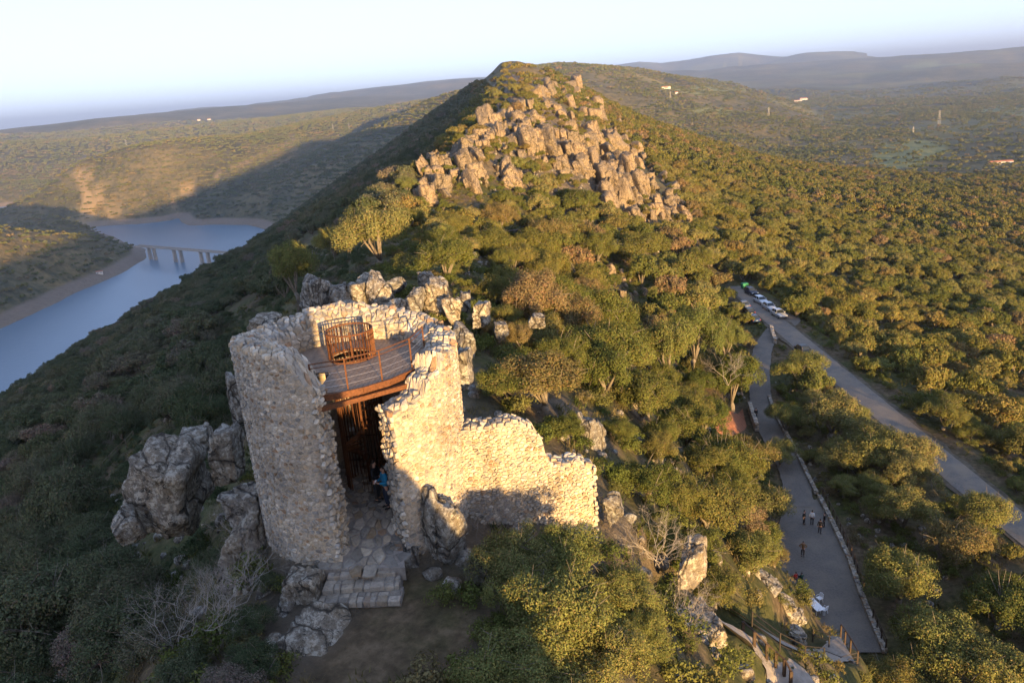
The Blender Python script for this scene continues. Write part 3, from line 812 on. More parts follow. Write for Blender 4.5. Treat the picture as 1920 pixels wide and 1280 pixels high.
def stones_to_objects(stones, root, limit=300):
    """stones: list of (verts, faces, colour). The ones that show largest become single parts, the others one joined part."""
    def score(s):
        v = s[0]; c = v.mean(0); k = len(v) // 3
        e = np.linalg.norm(v.max(0) - v.min(0))
        nrm = v[2 * k:].mean(0) - v[:k].mean(0); nrm = nrm / (np.linalg.norm(nrm) + 1e-9)
        return e * e * max(0.02, float(np.dot(nrm, -c / np.linalg.norm(c)))) / np.dot(c, c)
    stones.sort(key=score, reverse=True)
    for v, f, c in stones[:limit]:
        ctr = v.mean(0)
        add_mesh('stone', mesh_np('stone', v - ctr, f, m_stone, False, np.tile(c, (len(v), 1))), root, ctr)
    rest = stones[limit:]
    if rest:
        V, Fc, Cc, b = [], [], [], 0
        for v, f, c in rest:
            V.append(v); Cc.append(np.tile(c, (len(v), 1))); Fc += [[i + b for i in q] for q in f]; b += len(v)
        o = add_mesh('stonework', mesh_np('stonework', np.concatenate(V), Fc, m_stone, False, np.concatenate(Cc)), root)
        o['kind'] = 'stuff'
def lay(cells, S, stones, seed, keep=lambda u, v: True, joint=0.03, proud=0.05, swap=False):
    rs = np.random.default_rng(seed)
    for m, P in cells:
        if not keep(m[0], m[1]): continue
        v, f = stone_geo(P, S, joint * rs.uniform(0.7, 1.5), proud * rs.uniform(0.5, 1.5), rs)
        if swap: f = [q[::-1] for q in f]
        c = np.array(_pal[rs.integers(len(_pal))]) * rs.uniform(0.8, 1.18)
        stones.append((v, f, c))

# ------------------------------------------------------------------ the round tower
RO, TH = 3.98, 1.12
RI = RO - TH
FLOOR_Z, DECK_Z = -14.5, -9.2
_f = -TOWER_C / np.linalg.norm(TOWER_C)                 # towards the viewpoint
_rt = np.array([-_f[1], _f[0]])                         # to the viewer's right
def tp(th, rad, z):
    d = _f * math.cos(th) + _rt * math.sin(th)
    return np.array([TOWER_C[0] + d[0] * rad, TOWER_C[1] + d[1] * rad, z])
def z_for_py(th, rad, py):
    zs = np.linspace(-16, -4, 240)
    P = np.array([tp(th, rad, z) for z in zs])
    return float(np.interp(py, project(P)[1][::-1], zs[::-1]))
_kn = [(-180, 567), (-135, 608), (-110, 626), (-90, 636), (-70, 648), (-51, 658), (-34, 672), (-27, 690), (-24, 712), (-19, 742), (16, 778), (27, 756), (36, 742), (38, 716), (50, 700), (52, 668), (70, 650), (90, 622), (110, 604), (135, 582), (180, 567)]
_kt = np.array([k[0] for k in _kn], float)
_kz = np.array([z_for_py(R(t), RO, py) for t, py in _kn])
GAP0, GAP1 = -19.5, 16.5
def top_z(thd):
    t = (thd + 180) % 360 - 180
    return float(np.interp(t, _kt, _kz)) + 0.10 * mnoise.noise(Vector((t * 0.11, 3.3, 1.0))) + 0.06 * mnoise.noise(Vector((t * 0.4, 9.3, 1.0)))
tower = empty('round_tower', (0, 0, 0))
tag(tower, 'ruined round rubble stone watchtower with a deep gap in its front', 'tower')
# mortar core
ths = np.radians(np.arange(GAP1, 360 + GAP0 + 0.01, 1.5))
NZ = 34; BASE = -19.0
V, Fc = [], []
def ragged(th, z):   # the broken edge of the gap wanders in and out
    return 0.0
cols = []
for th in ths:
    tz = top_z(math.degrees(th)) - 0.06
    col_i = []
    for k in range(NZ + 1):
        z = BASE + (tz - BASE) * k / NZ
        q = tp(th, RO - 0.015 + 0.03 * mnoise.noise(Vector((th * 9, z * 2.3, 0))), z); col_i.append(len(V)); V.append(q)
    for k in range(5):
        rad = RO - TH * (k + 1) / 6
        q = tp(th, rad, tz + 0.10 * math.sin(math.pi * (k + 1) / 6) - 0.35 * (k + 1) / 6 * (1 if abs((math.degrees(th) + 180) % 360 - 180) > 100 else 0.3)); col_i.append(len(V)); V.append(q)
    ti = tz - (0.38 if abs((math.degrees(th) + 180) % 360 - 180) > 100 else 0.12)
    for k in range(NZ, -1, -1):
        z = BASE + (ti - BASE) * k / NZ
        q = tp(th, RI + 0.015 + 0.03 * mnoise.noise(Vector((th * 9, z * 2.3, 5))), z); col_i.append(len(V)); V.append(q)
    cols.append(col_i)
for a, b in zip(cols[:-1], cols[1:]):
    for k in range(len(a) - 1): Fc.append([a[k], b[k], b[k + 1], a[k + 1]])
Fc.append(cols[0]); Fc.append(cols[-1][::-1])
core = add_mesh('mortar_core', mesh_np('mortar_core', np.array(V), Fc, m_mortar), tower)
stones = []
# outer face
U = 2 * math.pi * RO
u0, u1 = R(GAP1), R(360 + GAP0)
def S_out(u, v, h): return tp(u0 + u / RO, RO + h, BASE + 2.2 + v)
cells = voronoi((u1 - u0) * RO, 9.6, 0.215, 0.14, 1, 0.49)
def keep_out(u, v):
    th = u0 + u / RO
    t = (math.degrees(th) + 180) % 360 - 180
    return abs(t) < 118 and BASE + 2.2 + v < top_z(t) - 0.10 and u > 0.10 and th < u1 - 0.02
lay(cells, S_out, stones, 2, keep_out, 0.036, 0.020)
# inner face above and below the deck
def S_in(u, v, h): return tp(u0 + u / RI, RI - h, -15.0 + v)
cells = voronoi((u1 - u0) * RI, 8.0, 0.30, 0.2, 3)
def keep_in(u, v):
    th = u0 + u / RI
    t = (math.degrees(th) + 180) % 360 - 180
    return -15 + v < top_z(t) - (0.5 if abs(t) > 100 else 0.22) and (v > 5.5 or abs(t) < 75) and u > 0.1 and th < u1 - 0.03
lay(cells, S_in, stones, 4, keep_in, 0.03, 0.035, swap=True)
# broken rim
def S_top(u, v, h):
    th = u0 + u / RO; k = v / TH
    t = (math.degrees(th) + 180) % 360 - 180
    back = 1 if abs(t) > 100 else 0.3
    return tp(th, RO - v, top_z(t) - 0.06 + 0.10 * math.sin(math.pi * min(1, max(0, k))) - 0.35 * k * back + h)
cells = voronoi((u1 - u0) * RO, TH, 0.27, 0.22, 5, 0.45)
lay(cells, S_top, stones, 6, lambda u, v: 0.05 < v < TH - 0.03, 0.02, 0.10)
# the two broken wall ends beside the gap
for side, thx in ((0, u0), (1, u1)):
    def S_end(u, v, h, thx=thx, side=side):
        p = tp(thx, RO - u, BASE + 2.2 + v)
        d = -_f * math.sin(thx) + _rt * math.cos(thx)
        wob = 0.22 * mnoise.noise(Vector((v * 0.8, u * 0.9, 7.0 + side)))
        s = -1 if side == 0 else 1
        p[:2] += d * s * (h + 0.05 + wob * 0.3)
        return p
    cells = voronoi(TH, 9.6, 0.27, 0.19, 7 + side)
    lay(cells, S_end, stones, 9 + side, lambda u, v, thx=thx: BASE + 2.2 + v < top_z(math.degrees(thx)) - 0.08, 0.022, 0.065, swap=(side == 1))
stones_to_objects(stones, tower)

m_bed = simple('dusty_bedding', (0.19, 0.17, 0.15), 0.95, 0.35, 5, bump=0.5)
# floor inside, ramp and steps
ramp_o = empty('stone_ramp', tuple(tp(0, 2.0, FLOOR_Z)))
tag(ramp_o, 'worn flagstone ramp leading from the stone steps into the tower gap', 'ramp')
rl = [onz(652, 960, FLOOR_Z), onz(606, 1066, -15.12)]
rr_ = [onz(742, 950, FLOOR_Z), onz(752, 1062, -15.12)]
bk_l, bk_r = tp(R(-160), 2.6, FLOOR_Z), tp(R(160), 2.6, FLOOR_Z)
def S_ramp(u, v, h):
    # v from 0 (steps) to 3 (inside)
    if v < 1.6:
        t = v / 1.6; a = rl[1] + (rl[0] - rl[1]) * t; b = rr_[1] + (rr_[0] - rr_[1]) * t
    else:
        t = (v - 1.6) / 4.2
        a = rl[0] + (bk_l - rl[0]) * t; b = rr_[0] + (bk_r - rr_[0]) * t
    p = a + (b - a) * (u / 2.1)
    return p + np.array([0, 0, h - 0.03])
V, Fc = [], []
for j in range(16):
    for i in range(7):
        V.append(S_ramp(-0.1 + 2.3 * i / 6, 5.8 * j / 15, 0)); 
for j in range(15):
    for i in range(6): Fc.append([j * 7 + i, j * 7 + i + 1, (j + 1) * 7 + i + 1, (j + 1) * 7 + i])
nb = len(V)
V += [v - np.array([0, 0, 0.5]) for v in V[:7]]
for i in range(6): Fc.append([nb + i, nb + i + 1, i + 1, i])
add_mesh('bed', mesh_np('bed', np.array(V) - np.array(ramp_o.location), Fc, m_bed), ramp_o)
rs = np.random.default_rng(77)
for m, P in voronoi(2.1, 5.8, 0.34, 0.27, 31, 0.48):
    v, f = stone_geo(P, S_ramp, 0.02 * rs.uniform(0.7, 1.6), 0.035 * rs.uniform(0.5, 1.5), rs)
    cc = np.array(_pal[rs.integers(len(_pal))]) * rs.uniform(0.55, 0.8)
    ctr = v.mean(0)
    add_mesh('flagstone', mesh_np('flagstone', v - ctr, f, m_stone, False, np.tile(cc, (len(v), 1))), ramp_o, ctr - np.array(ramp_o.location))
steps = empty('stone_steps', tuple(onz(672, 1128, -15.8)))
tag(steps, 'three low rubble stone steps at the foot of the tower gap', 'steps')
SL = np.array(steps.location)
for (la, ra, z, zb) in (((614, 1080), (742, 1072), -15.27, -15.9), ((604, 1106), (748, 1096), -15.44, -16.0), ((594, 1132), (750, 1124), -15.62, -16.1)):
    a, b = onz(*la, z), onz(*ra, z)
    ax = (b - a); L = np.linalg.norm(ax); ax /= L
    back = np.array([-ax[1], ax[0], 0.0])
    st = empty('step', tuple(a - SL)); st.parent = steps
    x = 0.0
    rs = np.random.default_rng(int(-z * 100))
    mbk = MB().box(tuple(ax * L / 2 + back * 0.42 + np.array([0, 0, (zb - z) / 2 - 0.03])), (L, 0.74, z - zb - 0.03), math.atan2(ax[1], ax[0]))
    mbk.build('bed', m_bed, st)
    while x < L - 0.08:
        wd = min(rs.uniform(0.2, 0.46), L - x)
        dpt = rs.uniform(0.26, 0.36)
        for row in (0, 1):
            P = np.array([(x + 0.01, row * dpt + 0.0), (x + wd - 0.012, row * dpt), (x + wd - 0.012, (0.56 if row else dpt) - 0.02), (x + 0.01, (0.56 if row else dpt) - 0.02)])
            P = P + rs.uniform(-0.03, 0.03, P.shape); dz_ = rs.uniform(-0.03, 0.02)
            v = []
            for hh, ins in ((-0.20, 0), (-0.035, 0), (0.0, 0.03)):
                mm = P.mean(0)
                for p in P:
                    q = p + (mm - p) * ins / 0.2
                    v.append(ax * q[0] + back * q[1] + np.array([0, 0, hh + dz_ + rs.uniform(-0.012, 0.012)]))
            f = [[a2 * 4 + i, a2 * 4 + (i + 1) % 4, (a2 + 1) * 4 + (i + 1) % 4, (a2 + 1) * 4 + i] for a2 in range(2) for i in range(4)] + [[8, 9, 10, 11]]
            cc = (np.array(_pal[rs.integers(len(_pal))]) * 0.45 + np.array([0.30, 0.265, 0.22]) * 0.55) * rs.uniform(0.75, 1.1)
            add_mesh('stone', mesh_np('stone', np.array(v), f, m_stone, False, np.tile(cc, (12, 1))), st)
        x += wd

# ------------------------------------------------------------------ viewing deck, railing, stair cage, gate
CAGE = onz(661, 668, DECK_Z)[:2]
CAGE_R = 0.86
edge_px = [(585, 744), (630, 738), (680, 727), (730, 712), (772, 694), (800, 672)]
edge = [onz(px, py, DECK_Z)[:2] for px, py in edge_px]
deck = empty('viewing_deck', (TOWER_C[0], TOWER_C[1], DECK_Z))
tag(deck, 'round timber viewing deck inside the tower rim with a rusted edge beam', 'deck')
DL = np.array([TOWER_C[0], TOWER_C[1], DECK_Z])
pdir = np.array([math.sin(R(6)), math.cos(R(6))]); pn = np.array([pdir[1], -pdir[0]])
def front_v(uu):
    """where a plank line (offset uu along pn) meets the curved front edge"""
    best = None
    for p, q in zip(edge[:-1], edge[1:]):
        a, b = np.dot(p - TOWER_C, pn), np.dot(q - TOWER_C, pn)
        if min(a, b) <= uu <= max(a, b) and abs(b - a) > 1e-6:
            t = (uu - a) / (b - a); best = np.dot(p + (q - p) * t - TOWER_C, pdir)
    return best
w = 0.145; k = 0
uu = -RI - 0.05
cage_u, cage_v = np.dot(CAGE - TOWER_C, pn), np.dot(CAGE - TOWER_C, pdir)
RD = RI + 0.06
while uu < RI + 0.05:
    ua, ub = uu + 0.005, uu + w - 0.005
    ends = []
    for q in (ua, ub):
        q_ = max(-RD + 0.01, min(RD - 0.01, q))
        vt = math.sqrt(max(0, RD * RD - q_ * q_)); vb = -vt
        fv = front_v(q_)
        if fv is not None: vb = max(vb, fv)
        elif q_ < 0: vb = max(vb, -0.9)
        hl = None
        dq = q_ - cage_u
        if abs(dq) < CAGE_R - 0.05:
            s_ = math.sqrt((CAGE_R - 0.05) ** 2 - dq * dq); hl = (cage_v - s_, cage_v + s_)
        ends.append((q_, vb, vt, hl))
    segs = []
    (qa, vba, vta, ha), (qb, vbb, vtb, hb) = ends
    if ha and hb: segs = [((vba, ha[0]), (vbb, hb[0])), ((ha[1], vta), (hb[1], vtb))]
    else: segs = [((vba, vta), (vbb, vtb))]
    for (a0, a1), (b0, b1) in segs:
        if a1 - a0 < 0.05 or b1 - b0 < 0.05: continue
        poly = [pn * qa + pdir * a0, pn * qb + pdir * b0, pn * qb + pdir * b1, pn * qa + pdir * a1]
        MB().prism(poly, -0.045, random.uniform(-0.002, 0.002)).build('plank', m_plank, deck)
    uu += w
beam = MB()
for p, q in zip(edge[:-1], edge[1:]):
    d = (q - p) / np.linalg.norm(q - p); nn = np.array([d[1], -d[0]]) * 0.04
    poly = [p - nn - TOWER_C, p + nn - TOWER_C, q + nn - TOWER_C, q - nn - TOWER_C]
    beam.prism(poly, -0.20, 0.025)
beam.build('edge_beam', m_rust, deck)
bm2 = MB()
p, q = np.array(onz(600, 768, DECK_Z - 0.35)), np.array(onz(790, 716, DECK_Z - 0.35))
d = (q - p)[:2] / np.linalg.norm((q - p)[:2]); nn = np.array([d[1], -d[0]]) * 0.08
bm2.prism([p[:2] - nn - TOWER_C, p[:2] + nn - TOWER_C, q[:2] + nn - TOWER_C, q[:2] - nn - TOWER_C], -0.42, -0.26)
bm2.build('cross_beam', m_rust, deck)

rail = empty('safety_railing', tuple(onz(717, 713, DECK_Z)))
tag(rail, 'rusted railing with thin wires along the open edge of the viewing deck', 'railing')
RL = np.array(rail.location)
post_px = [(588, 741), (653, 730), (717, 713), (773, 689), (797, 664)]
posts = [onz(px, py, DECK_Z) for px, py in post_px]
for p in posts:
    MB().box((0, 0, 0.54), (0.05, 0.03, 1.12)).build('post', m_rust, rail, loc=tuple(p - RL))
def arcpts(h, n=16):
    P = np.array(posts)
    t = np.linspace(0, len(P) - 1, n)
    return [tuple(np.array([np.interp(tt, range(len(P)), P[:, a]) for a in range(3)]) + np.array([0, 0, h]) - RL) for tt in t]
MB().tube(arcpts(1.08), 0.022, 6).build('handrail', m_rust, rail)
MB().tube(arcpts(0.93), 0.016, 6).build('handrail', m_rust, rail)
for h in (0.2, 0.42, 0.66): MB().tube(arcpts(h), 0.007, 4).build('wire', m_wire, rail)

cage = empty('stair_cage', (CAGE[0], CAGE[1], FLOOR_Z))
tag(cage, 'round cage of rusted flat bars around the spiral stair through the deck', 'cage')
H = DECK_Z + 1.05 - FLOOR_Z
barm = MB().box((0, 0, H / 2), (0.055, 0.014, H)).mesh('bar', m_rust)
for i in range(38):
    a = 2 * math.pi * i / 38
    if 230 < math.degrees(a) < 262: continue
    add_mesh('bar', barm, cage, (CAGE_R * math.cos(a), CAGE_R * math.sin(a), 0), (0, 0, a + R(12)))
def ring(rad, z, hh, tt=0.02, n=40):
    m = MB()
    v = []; f = []
    for i in range(n):
        a = 2 * math.pi * i / n
        for rd, zz in ((rad - tt, z), (rad + tt, z), (rad + tt, z + hh), (rad - tt, z + hh)): v.append((rd * math.cos(a), rd * math.sin(a), zz))
    for i in range(n):
        j = (i + 1) % n
        for k in range(4): f.append([i * 4 + k, j * 4 + k, j * 4 + (k + 1) % 4, i * 4 + (k + 1) % 4])
    return m.add(v, f)
ring(CAGE_R, H - 0.01, 0.05, 0.025).build('top_ring', m_rust, cage)
ring(CAGE_R + 0.012, DECK_Z - FLOOR_Z + 0.005, 0.05, 0.02).build('base_ring', m_rust, cage)
MB().tube([(0, 0, 0), (0, 0, H - 0.1)], 0.05, 8).build('newel_post', m_rust, cage)
for i in range(22):
    a = i * R(24) + 0.6; z = 0.22 * (i + 1)
    v = [(0.04 * math.cos(a), 0.04 * math.sin(a)), (0.8 * math.cos(a - 0.2), 0.8 * math.sin(a - 0.2)), (0.8 * math.cos(a + 0.24), 0.8 * math.sin(a + 0.24))]
    MB().prism(v, z - 0.02, z + 0.02).build('tread', m_rust, cage)
MB().tube([(0.62 * math.cos(i * R(24) + 0.6), 0.62 * math.sin(i * R(24) + 0.6), 0.22 * (i + 1) + 0.9) for i in range(12, 23)], 0.02, 6).build('inner_handrail', m_rust, cage)

gate = empty('barred_gate', tuple(onz(676, 866, FLOOR_Z)))
tag(gate, 'dark barred gate with a small white notice inside the tower', 'gate')
for i in range(13): MB().box((-0.85 + i * 0.14, 0, 1.15), (0.03, 0.03, 2.3)).build('bar', m_dark_steel, gate)
for z in (0.12, 1.2, 2.25): MB().box((0, 0.03, z), (1.74, 0.03, 0.05)).build('crossbar', m_dark_steel, gate)
MB().box((-0.14, -0.035, 1.55), (0.26, 0.012, 0.17)).build('notice_plate', m_white, gate)

# ------------------------------------------------------------------ ruined wall beside the tower
wall = empty('ruined_wall', tuple(at_r(985, 950, 27.3)))
tag(wall, 'sunlit ragged rubble wall stump joined to the side of the tower', 'wall')
WA, WB = at_r(862, 900, 26.6)[:2], at_r(1114, 905, 27.9)[:2]
wd_ = WB - WA; WL = float(np.linalg.norm(wd_)); wd_ /= WL; wn_ = np.array([wd_[1], -wd_[0]])   # towards the viewer
WT, WBASE = 0.85, -18.2
_wk = [(872, 808), (905, 803), (945, 796), (980, 792), (1000, 805), (1020, 830), (1026, 868), (1060, 872), (1085, 866), (1112, 874)]
def w_top(u):
    us, zs = [], []
    for px, py in _wk:
        # along the wall line: intersect the ray's azimuth with it
        d = ray(px, py)[:2]
        M = np.array([[d[0], -wd_[0]], [d[1], -wd_[1]]])
        t, uu_ = np.linalg.solve(M, WA)
        us.append(uu_); zs.append(ray(px, py)[2] * t)
    return float(np.interp(u, us, zs)) + 0.08 * mnoise.noise(Vector((u * 2.1, 0, 4))) + 0.05 * mnoise.noise(Vector((u * 6.1, 0, 4)))
_wu = np.linspace(-0.3, WL, 60); _wz = np.array([w_top(u) for u in _wu])
def wtop(u): return float(np.interp(u, _wu, _wz))
def WP(u, n, z): 
    p = WA + wd_ * u + wn_ * n
    return np.array([p[0], p[1], z])
V, Fc = [], []
for u in _wu:
    tz = wtop(u) - 0.05
    for k in range(13): V.append(WP(u, -0.02 + 0.03 * mnoise.noise(Vector((u * 3, k * .7, 2))), WBASE + (tz - WBASE) * k / 12))
    for k in range(13): V.append(WP(u, -WT + 0.02, tz + (WBASE - tz) * k / 12))
for i in range(len(_wu) - 1):
    for k in range(25): Fc.append([i * 26 + k, (i + 1) * 26 + k, (i + 1) * 26 + k + 1, i * 26 + k + 1])
Fc.append(list(range(26))[::-1]); Fc.append([(len(_wu) - 1) * 26 + k for k in range(26)])
WLOC = np.array(wall.location)
add_mesh('mortar_core', mesh_np('mortar_core', np.array(V) - WLOC, Fc, m_mortar), wall)
stones = []
lay(voronoi(WL, 6.0, 0.20, 0.135, 41, 0.48), lambda u, v, h: WP(u, h, WBASE + 0.6 + v), stones, 42, lambda u, v: WBASE + 0.6 + v < wtop(u) - 0.06 and 0 < u < WL - 0.02, 0.024, 0.045)
lay(voronoi(WL, WT, 0.26, 0.22, 43), lambda u, v, h: WP(u, -v, wtop(u) - 0.05 + h), stones, 44, lambda u, v: 0.02 < v < WT and 0 < u < WL, 0.02, 0.11)
lay(voronoi(WT, 6.0, 0.25, 0.19, 45), lambda u, v, h: WP(WL + h, -u, WBASE + 0.6 + v), stones, 46, lambda u, v: WBASE + 0.6 + v < wtop(WL) - 0.06, 0.022, 0.10)
_before = set(C.objects)
stones_to_objects(stones, wall)
for ob in set(C.objects) - _before: ob.location = Vector(ob.location) - Vector(WLOC)

# ------------------------------------------------------------------ the castle keep the view is taken from (behind the viewpoint)
keep = empty('castle_keep', (-3.2, -8.0, -17))
tag(keep, 'square rubble stone castle keep the view is taken from', 'keep')
kx0, kx1, ky0, ky1 = -8.6, 3.65, -15.0, -0.75
mb = MB().box(((kx0 + kx1) / 2 + 3.2, (ky0 + ky1) / 2 + 8.0, 7.7), (kx1 - kx0, ky1 - ky0, 15.6))
mb.build('wall', m_mortar, keep)
for cx, cy, sx_, sy_ in (((kx0 + kx1) / 2, ky1 - 0.25, kx1 - kx0, 0.5), ((kx0 + kx1) / 2, ky0 + 0.25, kx1 - kx0, 0.5), (kx0 + 0.25, (ky0 + ky1) / 2, 0.5, ky1 - ky0 - 1.02), (kx1 - 0.25, (ky0 + ky1) / 2, 0.5, ky1 - ky0 - 1.02)):
    MB().box((cx + 3.2, cy + 8.0, 15.9), (sx_, sy_, 0.9)).build('parapet', m_mortar, keep)

curtain = empty('curtain_wall', (3.65, -2.6, -17))
tag(curtain, 'unseen stone wall added beside the castle keep to shade the tower foot', 'wall')
pts = [(0, -7.4), (0.6, -8.6), (2.2, -9.8), (3.2, -11.5), (4.8, -14.2), (6.6, -16.8), (9.0, -20.0), (14.0, -27.0)]  # added out of view; top line shaped to shade the tower pillar and ruined wall
v, f = [], []
for i, (dx, zt) in enumerate(pts):
    zb = float(height(np.array([3.65 + dx]), np.array([-2.6]))[0]) - 1.5
    for yy, zz in ((-0.5, zb), (0.5, zb), (0.5, zt), (-0.5, zt)): v.append((dx, yy, zz + 17))
for i in range(len(pts) - 1):
    for k in range(4): f.append([i * 4 + k, i * 4 + (k + 1) % 4, (i + 1) * 4 + (k + 1) % 4, (i + 1) * 4 + k])
f += [[3, 2, 1, 0], [len(v) - 4, len(v) - 3, len(v) - 2, len(v) - 1]]
add_mesh('wall', mesh_np('wall', np.array(v), f, m_mortar), curtain)
# ------------------------------------------------------------------ road, yard, terrace path
m_road, nt, o = mat_new('worn_asphalt')
n1 = noise_tex(nt, 0.35, 5, 0.6, 'World'); n2 = noise_tex(nt, 6.0, 5, 0.7, 'World')
c = ramp(nt, n2, [(0.3, (0.10, 0.092, 0.084)), (0.7, (0.175, 0.16, 0.145))])
c = mixc(nt, ramp(nt, n1, [(0.42, 0.0), (0.62, 0.75)]), c, (0.22, 0.18, 0.135))
finish(nt, o, c, 0.9, n2, 0.3, 0.02, spec=0.2)
m_gravel, nt, o = mat_new('trodden_gravel')
n1 = noise_tex(nt, 0.5, 5, 0.6, 'World'); n2 = noise_tex(nt, 5.0, 6, 0.8, 'World')
c = ramp(nt, n2, [(0.3, (0.085, 0.078, 0.07)), (0.7, (0.17, 0.155, 0.14))])
c = mixc(nt, ramp(nt, n1, [(0.42, 0.0), (0.62, 0.5)]), c, (0.19, 0.165, 0.135))
finish(nt, o, c, 0.95, n2, 0.5, 0.04, spec=0.12)
m_paving, nt, o = mat_new('pale_stone_paving')
n2 = noise_tex(nt, 3.0, 6, 0.7, 'World')
finish(nt, o, ramp(nt, n2, [(0.3, (0.17, 0.15, 0.13)), (0.7, (0.31, 0.28, 0.245))]), 0.9, n2, 0.5, 0.04)
m_redearth, nt, o = mat_new('red_earth')
n2 = noise_tex(nt, 2.0, 6, 0.7, 'World')
finish(nt, o, ramp(nt, n2, [(0.3, (0.16, 0.06, 0.03)), (0.7, (0.30, 0.13, 0.07))]), 0.95, n2, 0.6, 0.08)
m_verge = simple('verge_dirt', (0.085, 0.07, 0.05), 0.95, 0.45, 1.2, bump=0.5)
m_timber = simple('dark_timber', (0.045, 0.030, 0.021), 0.8, 0.35, 8)
def smooth_line(pts, n):
    P = np.array(pts, float)
    d = np.concatenate([[0], np.cumsum(np.linalg.norm(np.diff(P, axis=0), axis=1))])
    Q = _hermite(d, P, np.linspace(0, d[-1], n))
    return Q
def ribbon(name, pts, hw, dz, mat, label, cat, n=80, uneven=0.15):
    Q = smooth_line(pts, n)
    T = np.gradient(Q, axis=0); T /= np.linalg.norm(T[:, :2], axis=1)[:, None] + 1e-9
    Nn = np.stack([T[:, 1], -T[:, 0], np.zeros(n)], 1)
    V = []
    for i in range(n):
        for k in range(5):
            off = (k / 2 - 1) * hw
            if k in (0, 4): off += uneven * mnoise.noise(Vector((i * 0.6, k * 3.0, hw)))
            V.append(Q[i] + Nn[i] * off + np.array([0, 0, dz + 0.03 * (1 - (k / 2 - 1) ** 2)]))
    F = np.array([[i * 5 + k, i * 5 + k + 1, (i + 1) * 5 + k + 1, (i + 1) * 5 + k] for i in range(n - 1) for k in range(4)])
    o = add_mesh(name, mesh_np(name, np.array(V), F, mat, True))
    return tag(o, label, cat, kind='structure')
ribbon('road', ROAD, 1.95, 0.0, m_road, 'narrow grey road climbing through the oak wood', 'road', 120)
ribbon('road_verge', ROAD, 2.6, -0.05, m_verge, 'dusty dirt verge edging the narrow road', 'verge', 160, 0.5)
ribbon('terrace_path', PATH, 1.6, 0.008, m_gravel, 'gravel terrace path between the yard and the parking place', 'path')
ribbon('paved_lane', LANE_A, 1.75, 0.0, m_paving, 'pale paved lane descending from the castle', 'path', 30)
ribbon('paved_lane', LANE_B, 1.2, 0.0, m_paving, 'pale paved stair lane down to the yard', 'path', 30)
# spur joining path and road
sp = [(PATH[-1][0], PATH[-1][1], YARD_Z), (PATH[-1][0] + 4, PATH[-1][1] + 5, YARD_Z + 0.02), (50.0, PATH[-1][1] + 14, YARD_Z + 0.06)]
FLATS.append((sp, 2.2, 3.0))
ribbon('parking_spur', sp, 2.3, 0.012, m_gravel, 'gravel spur joining the terrace path to the road', 'path', 30)
yb = bmesh.new()
vs_ = [yb.verts.new((p[0], p[1], YARD_Z)) for p in YARD]
yb.faces.new(vs_); bmesh.ops.triangulate(yb, faces=yb.faces[:])
me = bpy.data.meshes.new('yard'); yb.to_mesh(me); yb.free(); me.materials.append(m_gravel)
tag(add_mesh('yard', me), 'flat gravel yard below the castle rock', 'yard', kind='structure')
# red earth bank above the path
gs = ground_many([1342, 1362, 1392, 1400, 1385, 1352, 1340], [792, 772, 768, 800, 818, 815, 806], 40, 160)
cg = gs.mean(0)
V = [cg + np.array([0, 0, 0.35])] + [g + np.array([0, 0, 0.12]) for g in gs]
V = np.array(V)
mid = []
bank = bmesh.new()
bvs = [bank.verts.new(tuple(v)) for v in V]
for i in range(len(gs)): bank.faces.new((bvs[0], bvs[1 + i], bvs[1 + (i + 1) % len(gs)]))
bmesh.ops.subdivide_edges(bank, edges=bank.edges[:], cuts=5, use_grid_fill=True)
for v in bank.verts: v.co.z = float(height(np.array([v.co.x]), np.array([v.co.y]))[0]) + 0.14 + 0.12 * mnoise.noise(v.co * 0.9)
me = bpy.data.meshes.new('earth_bank'); bank.to_mesh(me); bank.free(); me.materials.append(m_redearth)
tag(add_mesh('earth_bank', me), 'bare red earth bank above the terrace path', 'bank', kind='structure')

# ------------------------------------------------------------------ low drystone walls (stones too small to pick apart at this distance)
def drystone(pts, hgt, label, seed, wdt=0.55, size=0.34, tone=1.0):
    rs = np.random.default_rng(seed)
    P = np.array(pts, float)
    d = np.concatenate([[0], np.cumsum(np.linalg.norm(np.diff(P, axis=0), axis=1))])
    V, F, Cc, b = [], [], [], 0
    org = P[0]
    for row in range(int(hgt / (size * 0.7)) + 1):
        for lane in (-1, 1):
            s = 0.0
            while s < d[-1]:
                L = size * rs.uniform(0.7, 1.5)
                c = np.array([np.interp(s + L / 2, d, P[:, a]) for a in range(3)])
                i = min(len(P) - 2, int(np.searchsorted(d, s + L / 2) - 1)); i = max(0, i)
                t = (P[i + 1] - P[i]); t = t / np.linalg.norm(t); nn = np.array([t[1], -t[0], 0])
                hz = size * 0.75 * rs.uniform(0.8, 1.2)
                c = c + nn * lane * wdt * 0.25 + np.array([0, 0, row * size * 0.7 + hz * 0.4])
                pts8 = []
                for sz_ in (-1, 1):
                    for sx_, sy_ in ((-1, -1), (1, -1), (1, 1), (-1, 1)):
                        q = c + t * sx_ * L * 0.52 * rs.uniform(0.75, 1) + nn * sy_ * wdt * 0.3 * rs.uniform(0.75, 1.1) + np.array([0, 0, sz_ * hz * 0.55 * rs.uniform(0.75, 1)])
                        pts8.append(q - org)
                V += pts8
                F += [[b + k for k in q] for q in ([3, 2, 1, 0], [4, 5, 6, 7], [0, 1, 5, 4], [1, 2, 6, 5], [2, 3, 7, 6], [3, 0, 4, 7])]
                col = np.array(_pal[rs.integers(len(_pal))]) * rs.uniform(0.7, 1.05) * tone
                Cc += [col] * 8; b += 8; s += L
    o = add_mesh('drystone_wall', mesh_np('drystone_wall', np.array(V), F, m_stone, False, np.array(Cc)), None, org)
    return tag(o, label, 'wall')
def yline(L, dz=0.0): return [tuple(onz(px, py, YARD_Z)) for px, py in L]
